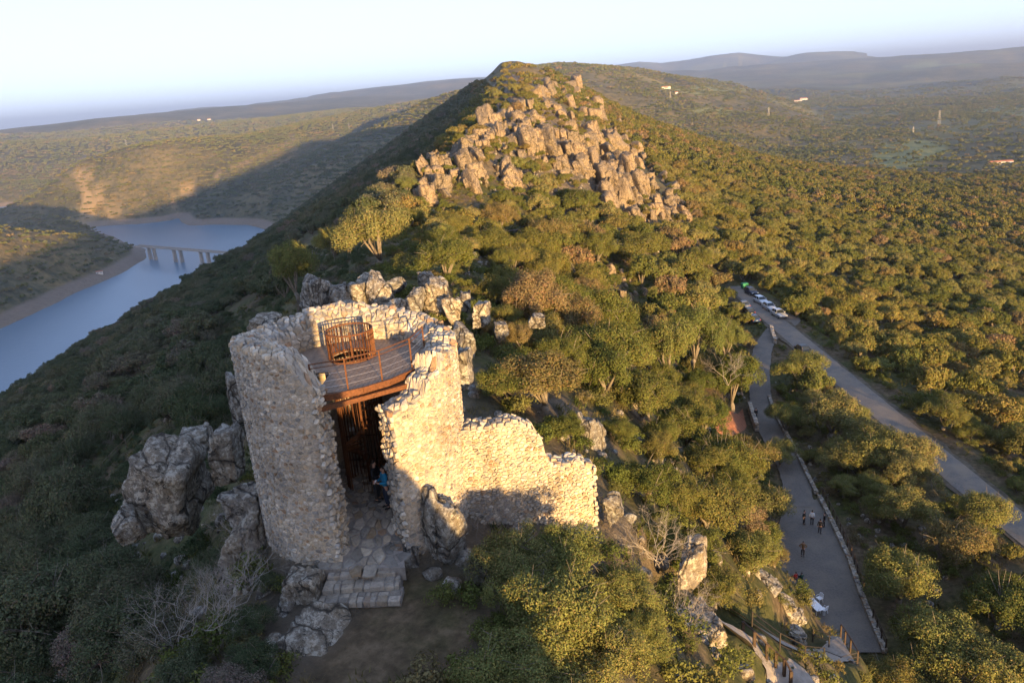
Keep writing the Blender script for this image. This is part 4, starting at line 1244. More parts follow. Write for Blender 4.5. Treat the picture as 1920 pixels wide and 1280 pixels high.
drystone(yline([(1536, 932), (1562, 985), (1592, 1050), (1614, 1115), (1634, 1165), (1658, 1222)]), 0.3, 'low drystone wall under the railing on the valley side of the yard', 1, 0.42, 0.3, 0.9)
drystone(yline([(1442, 745), (1452, 775), (1472, 812), (1495, 852), (1515, 895), (1530, 925)]), 0.3, 'low drystone wall edging the terrace path', 2, 0.42, 0.3, 0.9)
drystone(yline([(1405, 765), (1412, 788), (1419, 808)]), 0.9, 'short plastered stone wall beside the red earth bank', 3, 0.5, 0.4, 1.15)
drystone(yline([(1446, 618), (1449, 632), (1453, 643)]), 0.9, 'short stone pier wall at the parking entrance', 4)
drystone([tuple(ground(px, py, 40, 140) ) for px, py in [(1700, 845), (1725, 868), (1748, 890)]], 0.5, 'tumbled stone wall between the olives and the road bend', 5)

# ------------------------------------------------------------------ railings and fences
def railing(name, feet, label, hgt=1.0, mat=None, rails=(1.0, 0.55), cat='railing', post=0.09, rr=0.045, group=None):
    mat = mat or m_timber
    org = np.array(feet[0], float)
    e = empty(name, tuple(org)); tag(e, label, cat, group)
    for p in feet:
        MB().box((0, 0, hgt / 2 - 0.1), (post, post, hgt + 0.25)).build('post', mat, e, loc=tuple(np.array(p) - org))
    for h in rails:
        for p, q in zip(feet[:-1], feet[1:]):
            a, b = np.array(p) - org, np.array(q) - org
            MB().tube([(a[0], a[1], a[2] + h * hgt), (b[0], b[1], b[2] + h * hgt)], rr, 5).build('rail', mat, e)
    return e
def along(pts, n, dz=0.0):
    P = np.array(pts, float)
    d = np.concatenate([[0], np.cumsum(np.linalg.norm(np.diff(P, axis=0), axis=1))])
    return [tuple(np.array([np.interp(t, d, P[:, a]) for a in range(3)]) + np.array([0, 0, dz])) for t in np.linspace(0, d[-1], n)]
railing('yard_railing', along(yline([(1542, 935), (1567, 985), (1597, 1050), (1618, 1115)]), 13, 0.35), 'dark railing along the drystone wall of the yard', 1.0)
railing('yard_railing', along(yline([(1636, 1165), (1660, 1222)]), 4, 0.35), 'short dark railing at the shaded corner of the yard wall', 1.0)
def gl(L): return [tuple(g) for g in ground_many([p[0] for p in L], [p[1] for p in L], 25, 120)]
railing('lane_railing', gl([(1393, 1197), (1414, 1216), (1437, 1238), (1454, 1254), (1470, 1268), (1482, 1290)]), 'heavy timber railing along the upper paved lane', 1.0, None, (1.0,), 'railing', 0.14, 0.05)
railing('stair_railing', gl([(1410, 1178), (1462, 1218), (1509, 1240), (1544, 1242)]), 'thin metal railing beside the stair lane', 1.0, m_dark_steel, (1.0, 0.66, 0.33), 'railing', 0.06, 0.025)
land = empty('stone_landing', tuple(onz(1570, 1225, LAND_Z))); LO = np.array(land.location)
tag(land, 'flagged landing with steps between the stair lane and the yard', 'landing')
LP_ = [onz(px, py, LAND_Z + 0.05) for px, py in [(1515, 1236), (1548, 1206), (1575, 1192), (1606, 1245), (1560, 1264)]]
MB().prism([(p - LO)[:2] for p in LP_], -4.0, 0.05).build('slab', m_paving, land)
nst = max(2, int((LAND_Z - YARD_Z) / 0.17))
a, b = onz(1548, 1206, LAND_Z), onz(1575, 1192, LAND_Z)
dirn = np.array([-(b - a)[1], (b - a)[0]]); dirn /= np.linalg.norm(dirn)
for k in range(nst):
    o_ = dirn * 0.3
    poly = [(a[:2] + o_ * k - LO[:2]), (b[:2] + o_ * k - LO[:2]), (b[:2] + o_ * (k + 1) - LO[:2]), (a[:2] + o_ * (k + 1) - LO[:2])]
    MB().prism(poly, YARD_Z - LAND_Z - 0.3, -(LAND_Z - YARD_Z) * (k + 1) / (nst + 1)).build('step', m_paving, land)
def onl(L): return [tuple(onz(px, py, LAND_Z + 0.05)) for px, py in L]
railing('landing_railing', onl([(1545, 1242), (1575, 1254), (1606, 1246)]), 'thin metal railing round the outer edge of the landing', 1.0, m_dark_steel, (1.0, 0.66, 0.33), 'railing', 0.06, 0.025)
railing('landing_railing', onl([(1524, 1200), (1554, 1212)]), 'short railing at the head of the yard steps', 1.0, m_dark_steel, (1.0, 0.5), 'railing', 0.07, 0.03)
railing('landing_railing', onl([(1576, 1193), (1584, 1204), (1594, 1220), (1607, 1243)]), 'dark railing on the yard side of the landing', 1.0, m_timber, (1.0,), 'railing', 0.10, 0.04)
fg = ground_many([192, 208, 222, 238, 252], [884, 868, 852, 838, 822], 30, 120)
railing('timber_fence', [tuple(g) for g in fg], 'rustic timber fence beside the rounded crag on the shaded slope', 1.05, simple('mossy_timber', (0.10, 0.085, 0.055), 0.9, 0.3, 6), (0.95, 0.5), 'fence', 0.11, 0.05)

# timber picnic table on the saddle
g = ground(963, 440, 60, 200)
pt = empty('picnic_table', tuple(g), 0.3); tag(pt, 'timber picnic table with benches on the saddle among the oaks', 'table')
for i in range(4): MB().box((0, -0.36 + i * 0.24, 0.78), (2.0, 0.22, 0.06)).build('plank', m_timber, pt)
for s in (-1, 1):
    MB().box((0, s * 0.85, 0.45), (2.0, 0.28, 0.06)).build('bench', m_timber, pt)
    MB().box((s * 0.75, 0, 0.35), (0.12, 0.7, 0.82)).build('leg', m_timber, pt)
    MB().box((s * 0.75, 0, 0.35), (0.09, 1.9, 0.10)).build('bench_support', m_timber, pt)

# white folding table and two plastic chairs in the yard
ta, tb = onz(1512, 1122, YARD_Z + 0.74), onz(1533, 1143, YARD_Z + 0.74)
tc = onz(1528, 1132, YARD_Z + 0.74); ax = math.atan2((tb - ta)[1], (tb - ta)[0])
ft = empty('folding_table', (tc[0], tc[1], YARD_Z), ax); tag(ft, 'white rectangular folding table standing in the yard', 'table')
MB().box((0, 0, 0.725), (1.85, 0.82, 0.04)).build('table_top', m_white, ft)
for sx_ in (-1, 1):
    for sy_ in (-1, 1): MB().tube([(sx_ * 0.8, sy_ * 0.34, 0.0), (sx_ * 0.72, sy_ * 0.34, 0.71)], 0.02, 6).build('leg', m_white, ft)
def plastic_chair(px, py, rz, label):
    c = onz(px, py, YARD_Z)
    e = empty('plastic_chair', tuple(c), rz); tag(e, label, 'chair')
    MB().box((0, 0, 0.44), (0.46, 0.46, 0.04)).build('seat', m_white, e)
    mb = MB(); mb.tube([(-0.22, 0.22, 0.44), (-0.2, 0.27, 0.85), (0, 0.29, 0.9), (0.2, 0.27, 0.85), (0.22, 0.22, 0.44)], 0.025, 6)
    for k in (-0.1, 0, 0.1): mb.box((k, 0.25, 0.66), (0.05, 0.02, 0.42))
    mb.build('backrest', m_white, e)
    for sx_ in (-1, 1):
        for sy_ in (-1, 1): MB().tube([(sx_ * 0.23, sy_ * 0.23, 0), (sx_ * 0.19, sy_ * 0.19, 0.43)], 0.022, 6).build('leg', m_white, e)
        MB().tube([(sx_ * 0.23, -0.2, 0.44), (sx_ * 0.25, -0.18, 0.64), (sx_ * 0.22, 0.24, 0.68)], 0.02, 6).build('armrest', m_white, e)
plastic_chair(1545, 1149, 0.6 + math.pi, 'white plastic chair standing clear at the corner of the folding table')
plastic_chair(1536, 1128, -1.2, 'white plastic chair tucked behind the long side of the folding table')

# ------------------------------------------------------------------ cars
m_glass = simple('car_glass', (0.02, 0.025, 0.03), 0.08, 0.1, 2, 0, 0.6)
m_tyre = simple('tyre_rubber', (0.02, 0.02, 0.02), 0.9, 0.2, 9)
m_rim = simple('alloy_rim', (0.5, 0.5, 0.52), 0.35, 0.1, 9, 0.8)
m_lamp = simple('lamp_glass', (0.7, 0.7, 0.66), 0.2, 0.05, 9)
m_tail = simple('tail_lamp', (0.35, 0.02, 0.015), 0.3, 0.1, 9)
def car_paint(name, col): return simple(name, col, 0.32, 0.04, 2, 0.35, 0.5)
def loft(secs):
    n = len(secs[0]); v = [p for s_ in secs for p in s_]
    f = [[i * n + k, i * n + (k + 1) % n, (i + 1) * n + (k + 1) % n, (i + 1) * n + k] for i in range(len(secs) - 1) for k in range(n)]
    f += [list(range(n))[::-1], [(len(secs) - 1) * n + k for k in range(n)]]
    return v, f
def make_car(px, py, rz, paint, label, group, estate=False, L=4.3):
    c = onz(px, py, -46.9)
    e = empty('parked_car', (c[0], c[1], -46.87), rz); tag(e, label, 'car', group)
    # lower body: y along the length, nose at -L/2
    W = 0.86
    prof = [(-0.5, 0.42, 0.62, 0.82), (-0.46, 0.30, 0.72, 0.94), (-0.28, 0.24, 0.86, 1.0), (-0.20, 0.22, 0.92, 1.0), (0.30, 0.22, 0.96, 1.0), (0.45, 0.27, 0.95, 0.96), (0.5, 0.40, 0.80, 0.86)]
    secs = []
    for t, z0, z1, w in prof:
        y = t * L; w_ = W * w
        secs.append([(-w_ * 0.94, y, z0), (w_ * 0.94, y, z0), (w_, y, z0 + 0.18), (w_, y, z1 - 0.10), (w_ * 0.9, y, z1), (-w_ * 0.9, y, z1), (-w_, y, z1 - 0.10), (-w_, y, z0 + 0.18)])
    v, f = loft(secs)
    body = MB().add(v, f).build('body', paint, e, True)
    back = 0.46 if estate else 0.36
    cab = [(-0.19, 0.90, 0.905, 0.80), (-0.06, 0.90, 1.38, 0.70), (0.06, 0.90, 1.44, 0.70), (back - 0.12, 0.92, 1.40, 0.69), (back, 0.93, 0.95, 0.76)]
    secs = [[(-W * 0.93, t * L, z0), (W * 0.93, t * L, z0), (W * k, t * L, z1), (-W * k, t * L, z1)] for t, z0, z1, k in cab]
    v, f = loft(secs); MB().add(v, f).build('glazing', m_glass, e)
    rf = [[(-W * 0.72, t * L, 1.40), (W * 0.72, t * L, 1.40), (W * 0.62, t * L, z), (-W * 0.62, t * L, z)] for t, z in ((-0.055, 1.42), (0.06, 1.475), (back - 0.13, 1.44))]
    v, f = loft(rf); MB().add(v, f).build('roof', paint, e)
    for s_ in (-1, 1):
        for t0, t1 in ((-0.06, -0.19), (0.10, 0.10), (back - 0.12, back)):
            MB().tube([(s_ * W * 0.71, t0 * L, 1.41), (s_ * W * 0.935, t1 * L, 0.93)], 0.035, 4).build('pillar', paint, e)
        for yy in (-0.31 * L, 0.30 * L):
            wh = MB().tube([(s_ * 0.68, yy, 0.31), (s_ * 0.87, yy, 0.31)], 0.31, 16).build('wheel', m_tyre, e)
            MB().tube([(s_ * 0.86, yy, 0.31), (s_ * 0.885, yy, 0.31)], 0.19, 12).build('rim', m_rim, wh)
        MB().box((s_ * 0.60, -0.475 * L, 0.66), (0.34, 0.12, 0.14)).build('headlight', m_lamp, e)
        MB().box((s_ * 0.66, 0.487 * L, 0.76), (0.22, 0.08, 0.2)).build('tail_lamp', m_tail, e)
        MB().box((s_ * 0.95, -0.14 * L, 0.98), (0.16, 0.1, 0.12)).build('mirror', paint, e)
    return e
P_SIL = car_paint('silver_paint', (0.42, 0.44, 0.47)); P_SIL2 = car_paint('pale_blue_silver_paint', (0.50, 0.53, 0.57)); P_NAVY = car_paint('navy_paint', (0.02, 0.03, 0.055)); P_BLK = car_paint('black_paint', (0.012, 0.013, 0.016)); P_BLU = car_paint('dark_blue_paint', (0.025, 0.05, 0.11)); P_GRY = car_paint('grey_paint', (0.12, 0.13, 0.15))
make_car(1408, 551, R(8), P_NAVY, 'dark navy car at the head of the row along the wood', 'cars parked at the roadside', True)
make_car(1426, 568, R(10), P_SIL2, 'pale silver estate car behind the dark navy car', 'cars parked at the roadside', True)
make_car(1442, 580, R(6), P_SIL, 'silver saloon between two other silver cars', 'cars parked at the roadside')
make_car(1460, 593, R(7), P_SIL, 'silver saloon at the tail of the row along the wood', 'cars parked at the roadside', False, 4.5)
make_car(1393, 576, R(185), P_GRY, 'grey car half hidden under the olives across from the silver cars', 'cars parked under the olives')
make_car(1402, 588, R(183), P_BLK, 'black car parked between two cars under the olives', 'cars parked under the olives', True)
make_car(1411, 602, R(184), P_BLU, 'dark blue car with a pale bonnet parked closest to the terrace path entrance', 'cars parked under the olives')
make_car(1507, 663, R(5), P_BLK, 'black car standing alone at the road edge behind the olives', None)
c = onz(1396, 541, -46.9)
bin_ = empty('waste_container', (c[0], c[1], -46.9), 0.2); tag(bin_, 'green waste container at the end of the parking row', 'container')
m_green = simple('green_plastic', (0.02, 0.16, 0.08), 0.5, 0.1, 4)
MB().box((0, 0, 0.68), (1.3, 0.95, 1.05), taper=1.1).build('body', m_green, bin_)
MB().box((0, 0, 1.27), (1.46, 1.08, 0.14), taper=0.8).build('lid', m_green, bin_)
for sx_ in (-1, 1):
    for sy_ in (-1, 1): MB().tube([(sx_ * 0.5 - 0.03, sy_ * 0.36, 0.09), (sx_ * 0.5 + 0.03, sy_ * 0.36, 0.09)], 0.09, 8).build('wheel', m_tyre, bin_)

# ------------------------------------------------------------------ bridge over the reservoir
m_conc = simple('bridge_concrete', (0.34, 0.31, 0.275), 0.85, 0.12, 0.3)
b1, b2 = onz(290, 487, WATER_Z), onz(386, 496, WATER_Z)
r_mid = math.hypot(*(onz(337, 490, WATER_Z)[:2]))
DKZ = at_r(337, 464, r_mid)[2]
bd = (b2 - b1)[:2]; bl = np.linalg.norm(bd); bd = bd / bl; bn = np.array([bd[1], -bd[0]])
bridge = empty('road_bridge', (b1[0], b1[1], WATER_Z)); tag(bridge, 'long concrete road bridge on tall twin piers across the reservoir', 'bridge')
brz = math.atan2(bd[1], bd[0]); HB = DKZ - WATER_Z
x0, x1 = -48.0, bl + 190
MB().box(tuple(bd * (x0 + x1) / 2) + (HB - 0.9,), (x1 - x0, 9.0, 1.8), brz).build('deck', m_conc, bridge)
MB().box(tuple(bd * (x0 + x1) / 2) + (HB + 0.06,), (x1 - x0, 7.4, 0.1), brz).build('carriageway', m_road, bridge)
for s_ in (-1, 1): MB().box(tuple(bd * (x0 + x1) / 2 + bn * s_ * 4.3) + (HB + 0.55,), (x1 - x0, 0.25, 1.1), brz).build('parapet', m_conc, bridge)
for px in (284, 293, 330, 342, 379, 392, 432, 444):
    d = ray(px, 490)[:2]
    M = np.array([[d[0], -bd[0]], [d[1], -bd[1]]])
    t, u = np.linalg.solve(M, b1[:2])
    p = bd * u
    MB().box((p[0], p[1], HB / 2 - 5.0), (4.2, 6.5, HB + 7.0), brz, taper=0.82).build('pier', m_conc, bridge)
    MB().box((p[0], p[1], HB - 2.3), (4.6, 8.2, 1.1), brz).build('pier_cap', m_conc, bridge)

# ------------------------------------------------------------------ far pylons and farm buildings
m_galv = simple('galvanised_lattice', (0.30, 0.30, 0.31), 0.5, 0.1, 1, 0.4)
def pylon(px, py, hpx, label, rmin=900, rmax=6000):
    g = ground(px, py, rmin, rmax); m = math.hypot(g[0], g[1]) / FPX
    H = hpx * m; e = empty('power_pylon', tuple(g)); tag(e, label, 'pylon', 'power pylons')
    w = H * 0.085; t = max(0.10, m * 0.07)
    for sx_ in (-1, 1):
        for sy_ in (-1, 1): MB().tube([(sx_ * w, sy_ * w, -0.5), (sx_ * w * 0.25, sy_ * w * 0.25, H)], t, 4).build('leg', m_galv, e)
    for k in range(7):
        a, b = k / 8, (k + 1) / 8
        wa, wb = w * (1 - .75 * a), w * (1 - .75 * b)
        br = MB()
        for s_ in (-1, 1):
            br.tube([(-wa, s_ * wa, a * H), (wb, s_ * wb, b * H)], t * 0.7, 3); br.tube([(s_ * wa, -wa, a * H), (s_ * wb, wb, b * H)], t * 0.7, 3)
        br.build('brace', m_galv, e)
    for k, hw in ((0.72, 0.17), (0.84, 0.14), (0.95, 0.10)): MB().tube([(-hw * H, 0, k * H), (0, 0, k * H + 0.03 * H), (hw * H, 0, k * H)], t, 4).build('crossarm', m_galv, e)
pylon(238, 276, 13, 'steel lattice pylon on the brow of the sunlit hill across the reservoir', 1600)
pylon(1760, 234, 22, 'tall steel lattice pylon in the dehesa beyond the wood')
pylon(1441, 220, 16, 'steel lattice pylon on the plain below the white farm')
pylon(1257, 186, 12, 'small distant lattice pylon beside the pale meadow')
pylon(1712, 252, 12, 'small lattice pylon standing in a green clearing')
pylon(625, 246, 12, 'lattice pylon on the shaded hillside across the reservoir', 1600)
pylon(655, 243, 12, 'slim lattice pylon further along the shaded hillside', 1600)
m_wallw = simple('whitewash', (0.52, 0.51, 0.49), 0.8, 0.05, 0.2)
m_tile = simple('clay_tiles', (0.33, 0.13, 0.075), 0.9, 0.25, 0.4)
def house(name, px, py, wpx, dm, hm, label, rz=0.0, mat=None, rmin=900, rmax=9000, windows=6, cat='building', group=None):
    g = ground(px, py, rmin, rmax); m = math.hypot(g[0], g[1]) / FPX
    W = wpx * m; e = empty(name, tuple(g), rz); tag(e, label, cat, group)
    MB().box((0, 0, hm / 2 - 1), (W, dm, hm + 2)).build('wall', mat or m_wallw, e)
    hr = dm * 0.22
    v = [(-W / 2 - .4, -dm / 2 - .4, hm), (W / 2 + .4, -dm / 2 - .4, hm), (W / 2 + .4, dm / 2 + .4, hm), (-W / 2 - .4, dm / 2 + .4, hm), (-W / 2 - .4, 0, hm + hr), (W / 2 + .4, 0, hm + hr)]
    MB().add(v, [[0, 1, 5, 4], [2, 3, 4, 5], [0, 4, 3], [1, 2, 5], [3, 2, 1, 0]]).build('roof', m_tile, e)
    for k in range(windows):
        MB().box((-W / 2 + W * (k + 0.5) / windows, -dm / 2 - 0.02, hm * 0.5), (W / windows * 0.25, 0.1, hm * 0.35)).build('window', m_glass, e)
house('farmhouse', 1488, 193, 26, 16, 9, 'long white farmhouse standing out on the plain', R(-8), None, 900, 9000, 9)
house('farmhouse', 1506, 190, 12, 22, 13, 'taller white wing at the end of the long farmhouse', R(-8), None, 900, 9000, 4)
house('farm_building', 1248, 166, 16, 10, 4, 'low white farm building at the edge of the pale meadow', 0, None, 900, 12000, 6)
house('farm_building', 1268, 176, 5, 9, 4, 'small white barn in front of the pale meadow', 0, None, 900, 12000, 3)
house('farm_building', 1876, 308, 34, 9, 4, 'low red roofed farm building beside the dirt track', R(-5), None, 700, 4000, 8)
house('farm_building', 373, 226, 5, 12, 5, 'white hamlet house on the hazy hillside across the reservoir', 0, None, 2500, 12000, 3)
house('farm_building', 392, 225, 6, 12, 5, 'longer white hamlet house on the hazy hillside across the reservoir', 0, None, 2500, 12000, 4)
house('boat_shed', 187, 513, 10, 6, 4, 'pale shed on the bare shore of the reservoir', 0.4, None, 900, 2500, 2)
# ------------------------------------------------------------------ foliage materials
def leaf_mat(name, stops, trans=0.12):
    m, nt, o = mat_new(name)
    oi = nt.nodes.new('ShaderNodeObjectInfo')
    att = nt.nodes.new('ShaderNodeAttribute'); att.attribute_name = 'tone'
    c = ramp(nt, oi.outputs['Random'], stops)
    patch = noise_tex(nt, 0.016, 4, 0.6, vec=oi.outputs['Location'])
    c = mixc(nt, 1.0, c, ramp(nt, patch, [(0.32, (0.74, 0.84, 0.80)), (0.5, (1.0, 1.0, 1.0)), (0.68, (1.18, 1.05, 0.95))]), 'MULTIPLY')
    c = mixc(nt, 1.0, c, att.outputs['Color'], 'MULTIPLY')
    d = nt.nodes.new('ShaderNodeBsdfDiffuse'); t = nt.nodes.new('ShaderNodeBsdfTranslucent')
    nt.links.new(c, d.inputs[0]); nt.links.new(c, t.inputs[0])
    mx = nt.nodes.new('ShaderNodeMixShader'); mx.inputs[0].default_value = trans
    nt.links.new(d.outputs[0], mx.inputs[1]); nt.links.new(t.outputs[0], mx.inputs[2])
    nt.links.new(mx.outputs[0], o.inputs['Surface'])
    return m
m_oak = leaf_mat('holm_oak_leaves', [(0.0, (0.080, 0.098, 0.030)), (0.4, (0.108, 0.120, 0.036)), (0.75, (0.125, 0.126, 0.042)), (0.92, (0.142, 0.122, 0.052)), (1.0, (0.165, 0.130, 0.078))])
m_olive = leaf_mat('wild_olive_leaves', [(0.0, (0.122, 0.142, 0.048)), (0.5, (0.145, 0.155, 0.052)), (1.0, (0.160, 0.158, 0.066))])
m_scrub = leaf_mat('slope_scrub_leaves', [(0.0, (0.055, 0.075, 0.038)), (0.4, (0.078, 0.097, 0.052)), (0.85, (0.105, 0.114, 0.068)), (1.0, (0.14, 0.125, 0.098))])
m_bark = simple('grey_bark', (0.15, 0.13, 0.105), 0.95, 0.35, 6, bump=0.4)
m_twig = simple('bare_twigs', (0.22, 0.20, 0.18), 0.9, 0.25, 4)

# ------------------------------------------------------------------ tree shapes
def leaf_quads(P, Nn, size, rs, aspect=0.55):
    """rhombic leaf sprays at points P facing about Nn"""
    n = len(P)
    Nn = Nn + rs.normal(0, 0.55, (n, 3)); Nn /= np.linalg.norm(Nn, axis=1)[:, None]
    a = np.cross(Nn, rs.normal(size=(n, 3))); a /= np.linalg.norm(a, axis=1)[:, None] + 1e-9
    b = np.cross(Nn, a)
    s = (size * rs.uniform(0.6, 1.35, n))[:, None]
    bend = Nn * s * 0.22
    V = np.stack([P - a * s, P - b * s * aspect + bend, P + a * s, P + b * s * aspect + bend], 1).reshape(-1, 3)
    F = np.arange(4 * n).reshape(-1, 4)
    return V, F
def crown_points(rs, n, Rc, Hc, lobes, base):
    """leaf points on the shells of several overlapping lobes"""
    L = []
    for i in range(lobes):
        a = 2 * math.pi * i / lobes * 1.618 + rs.uniform(-0.4, 0.4); q = math.sqrt((i + 0.5) / lobes) * Rc * 0.68 * rs.uniform(0.8, 1.15)
        L.append((np.array([q * math.cos(a), q * math.sin(a), base + Hc * (0.62 - 0.34 * (q / Rc) ** 2 + rs.uniform(-0.12, 0.14))]), Rc * rs.uniform(0.30, 0.46)))
    L.append((np.array([0, 0, base + Hc * 0.55]), Rc * 0.55))
    sub = []
    for c, r in L:                                     # clumps on each lobe
        for _ in range(10):
            d = rs.normal(size=3); d /= np.linalg.norm(d); d[2] = abs(d[2]) * 1.1 - 0.42
            sub.append((c + d * r * 0.80 * np.array([1, 1, 0.9]), r * rs.uniform(0.30, 0.50), c))
    P, Nn = [], []
    w = np.array([s[1] ** 2 for s in sub]); w /= w.sum()
    cnt = rs.multinomial(n, w)
    for (c, r, cc), k in zip(sub, cnt):
        d = rs.normal(size=(k, 3)); d /= np.linalg.norm(d, axis=1)[:, None]
        rad = r * rs.uniform(0.55, 1.12, k)[:, None]
        p = c + d * rad
        P.append(p); o_ = p - cc; o_ /= np.linalg.norm(o_, axis=1)[:, None] + 1e-9
        Nn.append(d * 0.6 + o_ * 0.7 + np.array([0, 0, 0.15]))
    return np.concatenate(P), np.concatenate(Nn), L
def tree_meshes(name, seed, n, leaf, mat, Rc=3.0, Hc=3.6, base=1.3, lobes=6, twigs=0):
    rs = np.random.default_rng(seed)
    P, Nn, L = crown_points(rs, n, Rc, Hc, lobes, base)
    V, F = leaf_quads(P, Nn, leaf, rs)
    tone = np.repeat(rs.uniform(0.72, 1.28, len(P)), 4)[:, None] * np.ones(3)
    warm = np.repeat(rs.uniform(0, 1, len(P)) ** 5, 4)
    tone[:, 0] *= 1 + 0.5 * warm; tone[:, 2] *= 1 + 0.3 * warm
    crown = mesh_np('crown', V, F, mat, False, tone)
    mb = MB()
    r0 = 0.075 * Rc
    fork = Vector((rs.normal(0, 0.15), rs.normal(0, 0.15), base * 0.8))
    mb.tube([(0, 0, -1.0), (0.05, 0, base * 0.4), tuple(fork)], [r0 * 1.35, r0 * 1.05, r0 * 0.85], 7)
    for c, r in L[:5]:
        mid = fork.lerp(Vector(c), 0.5) + Vector((rs.normal(0, 0.2), rs.normal(0, 0.2), 0.1))
        mb.tube([tuple(fork), tuple(mid), tuple(c)], [r0 * 0.6, r0 * 0.38, r0 * 0.12], 5)
    for _ in range(twigs):
        c, r = L[rs.integers(len(L))]
        d = rs.normal(size=3); d /= np.linalg.norm(d)
        mb.tube([tuple(c), tuple(c + d * r * 0.6 + rs.normal(0, 0.08, 3)), tuple(c + d * r * 1.22)], [0.035, 0.022, 0.008], 3, False)
    trunk = mb.mesh('trunk', m_bark, True)
    return crown, trunk
def join_meshes(name, crown, trunk):
    """one mesh for the far mass"""
    o1, o2 = bpy.data.objects.new('a', crown), bpy.data.objects.new('b', trunk)
    bm = bmesh.new(); bm.from_mesh(crown); k = len(bm.faces); bm.from_mesh(trunk)
    bm.faces.ensure_lookup_table()
    for f in bm.faces[k:]: f.material_index = 1
    me = bpy.data.meshes.new(name); bm.to_mesh(me); bm.free()
    me.materials.append(crown.materials[0]); me.materials.append(m_bark)
    bpy.data.objects.remove(o1); bpy.data.objects.remove(o2)
    return me

OAK_HI = [tree_meshes('oak', 300 + i, 27000, 0.060, m_oak, Rc=3.0, base=0.6, lobes=9 + i, twigs=40) for i in range(4)]
OLIVE_HI = [tree_meshes('olive', 320 + i, 27000, 0.058, m_olive, Rc=3.0, Hc=3.8, base=0.5, lobes=9 + i, twigs=45) for i in range(3)]
SCRUB_HI = [tree_meshes('scrub', 340 + i, 24000, 0.062, m_scrub, Rc=3.0, Hc=3.4, base=0.6, lobes=9 + i, twigs=50) for i in range(3)]
OAK_MID = [tree_meshes('oak', 360 + i, 7000, 0.13, m_oak, Rc=3.0, Hc=3.0 + 0.45 * i, base=0.25, lobes=7 + i % 4) for i in range(6)]
OLIVE_MID = [tree_meshes('olive', 380 + i, 7000, 0.125, m_olive, Rc=3.0, base=0.4, lobes=8 + i) for i in range(3)]
SCRUB_MID = [tree_meshes('scrub', 390 + i, 6500, 0.135, m_scrub, Rc=3.0, Hc=2.8 + 0.5 * i, base=0.3, lobes=8 + i % 3) for i in range(4)]
BUSH = [tree_meshes('bush', 350 + i, 34000, 0.056, m_olive, Rc=3.0, Hc=5.2, base=-0.4, lobes=13 + i, twigs=60) for i in range(2)]

def plant_tree(kind, pair, loc, s, rz, label, group, sz=1.0, cat='tree'):
    e = empty(kind, tuple(loc), rz)
    e.scale = (s, s, s * sz)
    add_mesh('trunk', pair[1], e); add_mesh('crown', pair[0], e)
    return tag(e, label, cat, group)

